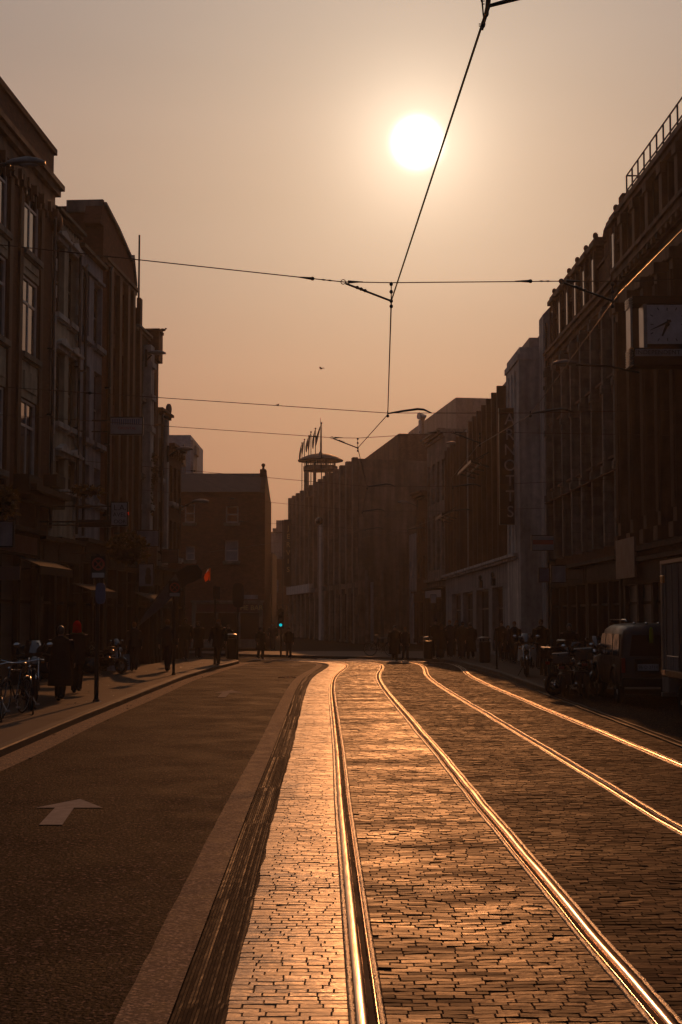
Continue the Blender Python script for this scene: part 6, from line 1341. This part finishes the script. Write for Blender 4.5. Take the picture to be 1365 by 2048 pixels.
# ------------------------------------------------------------------ lorry at the frame edge, seen along its side, cab toward the camera
W_ = 2.3; rt = thing('parked_lorry', 'pale box lorry cut by the right frame edge, its long side toward the street', 'lorry', Vector((6.09+W_, 27.0, 0.0)), PI)
mb = MB(); mb.box(0,W_,0,6.2,0.98,2.95); mb.build('box_body', M['truckwhite'], rt, bevel=0.02)
mb = MB(); mb.box(W_-0.04,W_+0.03,-0.03,6.2,2.953,3.02); mb.box(W_-0.05,W_+0.025,-0.04,0.06,0.98,2.95); mb.build('corner_trim', M['steel'], rt)
mb = MB()
for k in range(12): mb.box(W_+0.003,W_+0.018,0.30+k*0.5,0.34+k*0.5,1.05,2.92)
mb.build('side_ribs', M['truckwhite'], rt)
mb = MB(); mb.box(W_-0.2,W_+0.05,0.02,0.30,2.60,2.74); mb.build('marker_lamp', M['lens_orange'], rt, bevel=0.01)
mb = MB(); mb.box(W_-0.1,W_+0.04,0.0,6.0,0.86,0.975); mb.build('side_rail', M['iron'], rt, bevel=0.01)
mb = MB(); mb.box(W_-0.35,W_+0.03,0.01,0.55,0.56,0.84); mb.build('side_locker', M['truckwhite'], rt, bevel=0.01); mb = MB(); mb.box(W_+0.0,W_+0.045,0.02,0.32,0.87,0.97); mb.build('side_lamp', M['lens_red'], rt, bevel=0.005)
mb = MB()
for k in range(7): mb.tube([(W_+0.03,0.5+k*0.13,0.98),(W_+0.03,0.5+k*0.13,1.24)],0.010,6)
mb.tube([(W_+0.03,0.45,1.24),(W_+0.03,1.35,1.24)],0.010,6); mb.build('side_rack', M['steel'], rt)
mb = MB(); mb.box(0.05,W_+0.02,-0.12,-0.04,0.46,0.54); mb.build('underrun_bar', M['steel'], rt, bevel=0.005)
mb = MB(); mb.box(0.35,W_-0.4,0.1,7.2,0.55,0.85); mb.build('chassis', M['iron'], rt)
for x in (0.30,W_-0.22):
    for y in (0.85,6.9): wheel(rt, (x,y,0.40), 0.40, 6, M['rubber'], M['steel'], 0.14)
mb = MB(); mb.poly([(0.1,6.3,0.6),(0.1,8.1,0.6),(0.1,8.1,1.4),(0.1,7.7,2.3),(0.1,6.3,2.35)],(2.1,0,0)); mb.build('cab', M['truckwhite'], rt, bevel=0.05)
# ------------------------------------------------------------------ camera, sky, sun, air
cam = bpy.data.cameras.new('camera'); co = bpy.data.objects.new('camera', cam); COL.objects.link(co); co.location = (0,0,CH); co.rotation_euler = (PI/2+PITCH, 0, 0)
cam.sensor_fit = 'VERTICAL'; cam.sensor_height = 36; cam.lens = F/2048*36; cam.clip_end = 5000; cam.clip_start = 0.1; scene.camera = co
sd = ray(835, 285).normalized(); el = math.asin(sd.z); az = math.atan2(sd.x, sd.y)
sun = bpy.data.lights.new('sun', 'SUN'); sun.energy = SUN_E; sun.angle = R(0.6); sun.color = (1.0, 0.37, 0.115); so = bpy.data.objects.new('sun', sun); COL.objects.link(so); so.rotation_euler = (-sd).to_track_quat('-Z','Y').to_euler(); so.location = (0,0,40)
w = bpy.data.worlds.new('World'); scene.world = w; w.use_nodes = True; nt = w.node_tree; N = nt.nodes; L = nt.links; N.clear()
out = N.new('ShaderNodeOutputWorld'); sky = N.new('ShaderNodeTexSky'); sky.sky_type = 'NISHITA'; sky.sun_disc = False; sky.sun_elevation = el; sky.sun_rotation = az; sky.dust_density = 6; sky.air_density = 1.5; sky.ozone_density = 1
b1_ = N.new('ShaderNodeBackground'); b1_.inputs[1].default_value = SKY_S; 
tc = N.new('ShaderNodeTexCoord'); nm = N.new('ShaderNodeVectorMath'); nm.operation = 'NORMALIZE'; L.new(tc.outputs['Generated'], nm.inputs[0])
def math_(op, a, b=None, c=None, clamp=False):
    n = N.new('ShaderNodeMath'); n.operation = op; n.use_clamp = clamp
    for i, v in enumerate((a, b, c)):
        if v is None: continue
        if isinstance(v, (int, float)): n.inputs[i].default_value = v
        else: L.new(v, n.inputs[i])
    return n.outputs[0]
dt = N.new('ShaderNodeVectorMath'); dt.operation = 'DOT_PRODUCT'; L.new(nm.outputs[0], dt.inputs[0]); dt.inputs[1].default_value = sd
ang = math_('MULTIPLY', math_('ARCCOSINE', math_('MINIMUM', dt.outputs['Value'], 1.0)), 180/PI)
sp = N.new('ShaderNodeSeparateXYZ'); L.new(nm.outputs[0], sp.inputs[0])
elv = math_('MULTIPLY', math_('ARCSINE', sp.outputs[2]), 180/PI)
def ramp(fac, stops, interp_='LINEAR'):
    r = N.new('ShaderNodeValToRGB'); L.new(fac, r.inputs[0]); e = r.color_ramp.elements; r.color_ramp.interpolation = interp_
    while len(e) < len(stops): e.new(0.5)
    for q, (p_, c_) in zip(e, stops): q.position = p_; q.color = (*c_, 1)
    return r.outputs[0]
haze_col = ramp(math_('DIVIDE', math_('MAXIMUM', elv, 0.0), 40.0), [(0.0,(0.44,0.205,0.115)),(0.17,(0.405,0.19,0.118)),(0.40,(0.355,0.232,0.175)),(0.65,(0.345,0.272,0.240)),(1.0,(0.28,0.235,0.215))], 'EASE')
fall = ramp(math_('DIVIDE', ang, 180.0), [(0.0,(0,0,0)),(0.12,(0,0,0)),(0.27,(0.6,0.6,0.6)),(0.5,(0.93,0.93,0.93)),(1.0,(1,1,1))])
def mixc(op, a, b, f=1.0):
    m = N.new('ShaderNodeMix'); m.data_type = 'RGBA'; m.blend_type = op; m.inputs[0].default_value = f; L.new(a, m.inputs[6]); L.new(b, m.inputs[7]); return m.outputs[2]
base = N.new('ShaderNodeMix'); base.data_type = 'RGBA'; L.new(fall, base.inputs[0]); L.new(haze_col, base.inputs[6]); base.inputs[7].default_value = (0.055, 0.066, 0.092, 1); base = base.outputs[2]
# aureole of the sun in the haze: three widening lobes
def lobe(width, col, pw=1.0):
    g_ = math_('EXPONENT', math_('MULTIPLY', math_('POWER', math_('DIVIDE', ang, width), pw), -1.0)); v = N.new('ShaderNodeVectorMath'); v.operation = 'SCALE'; v.inputs[0].default_value = col; L.new(g_, v.inputs['Scale']); return v.outputs[0]
cn = N.new('ShaderNodeTexNoise'); cn.inputs['Scale'].default_value = 2.2; cn.inputs['Detail'].default_value = 5; cm = N.new('ShaderNodeMapping'); cm.inputs['Scale'].default_value = (1, 1, 7); cm.inputs['Rotation'].default_value = (0.08, 0.05, 0); L.new(nm.outputs[0], cm.inputs[0]); L.new(cm.outputs[0], cn.inputs[0])
cr_ = N.new('ShaderNodeMapRange'); cr_.inputs[1].default_value = 0.35; cr_.inputs[2].default_value = 0.65; cr_.inputs[3].default_value = 0.96; cr_.inputs[4].default_value = 1.045; L.new(cn.outputs['Fac'], cr_.inputs[0])
cs_ = N.new('ShaderNodeVectorMath'); cs_.operation = 'SCALE'; L.new(base, cs_.inputs[0]); L.new(cr_.outputs[0], cs_.inputs['Scale']); base = cs_.outputs[0]
tot = base
for l in (lobe(5.2, (0.40,0.31,0.225)), lobe(1.9, (0.80,0.68,0.52), 1.3), lobe(0.80, (5.0,4.6,3.9), 3.5)): tot = mixc('ADD', tot, l)
b2_ = N.new('ShaderNodeBackground'); L.new(tot, b2_.inputs[0]); b2_.inputs[1].default_value = 2.2
sk_ = N.new('ShaderNodeVectorMath'); sk_.operation = 'MULTIPLY'; sk_.inputs[1].default_value = (0.16, 0.16, 0.165); L.new(sky.outputs[0], sk_.inputs[0]); L.new(sk_.outputs[0], b1_.inputs[0]); ad = N.new('ShaderNodeAddShader'); L.new(b1_.outputs[0], ad.inputs[0]); L.new(b2_.outputs[0], ad.inputs[1]); L.new(ad.outputs[0], out.inputs['Surface'])
if HAZE:
    mb = MB(); mb.box(-60,60,-12,320,-1.1,32); hz = mb.build('haze', M['glass']); hz.data.materials.clear()
    hm = bpy.data.materials.new('haze air'); hm.use_nodes = True; hn = hm.node_tree; hn.nodes.clear(); ho = hn.nodes.new('ShaderNodeOutputMaterial'); pv_ = hn.nodes.new('ShaderNodeVolumePrincipled')
    pv_.inputs['Color'].default_value = (0.9,0.82,0.76,1); pv_.inputs['Density'].default_value = HAZE; pv_.inputs['Anisotropy'].default_value = 0.6; hn.links.new(pv_.outputs[0], ho.inputs['Volume'])
    hz.data.materials.append(hm); tag(hz, kind='stuff'); hz['label'] = 'warm morning haze filling the street'
vs = scene.view_settings; vs.view_transform = 'Standard'; vs.look = 'None'; vs.exposure = EXPO; vs.gamma = 1.0
scene.render.engine = 'CYCLES'; scene.cycles.volume_bounces = 0; scene.cycles.max_bounces = 6; scene.cycles.volume_step_rate = 4
scene.render.resolution_x = 682; scene.render.resolution_y = 1024
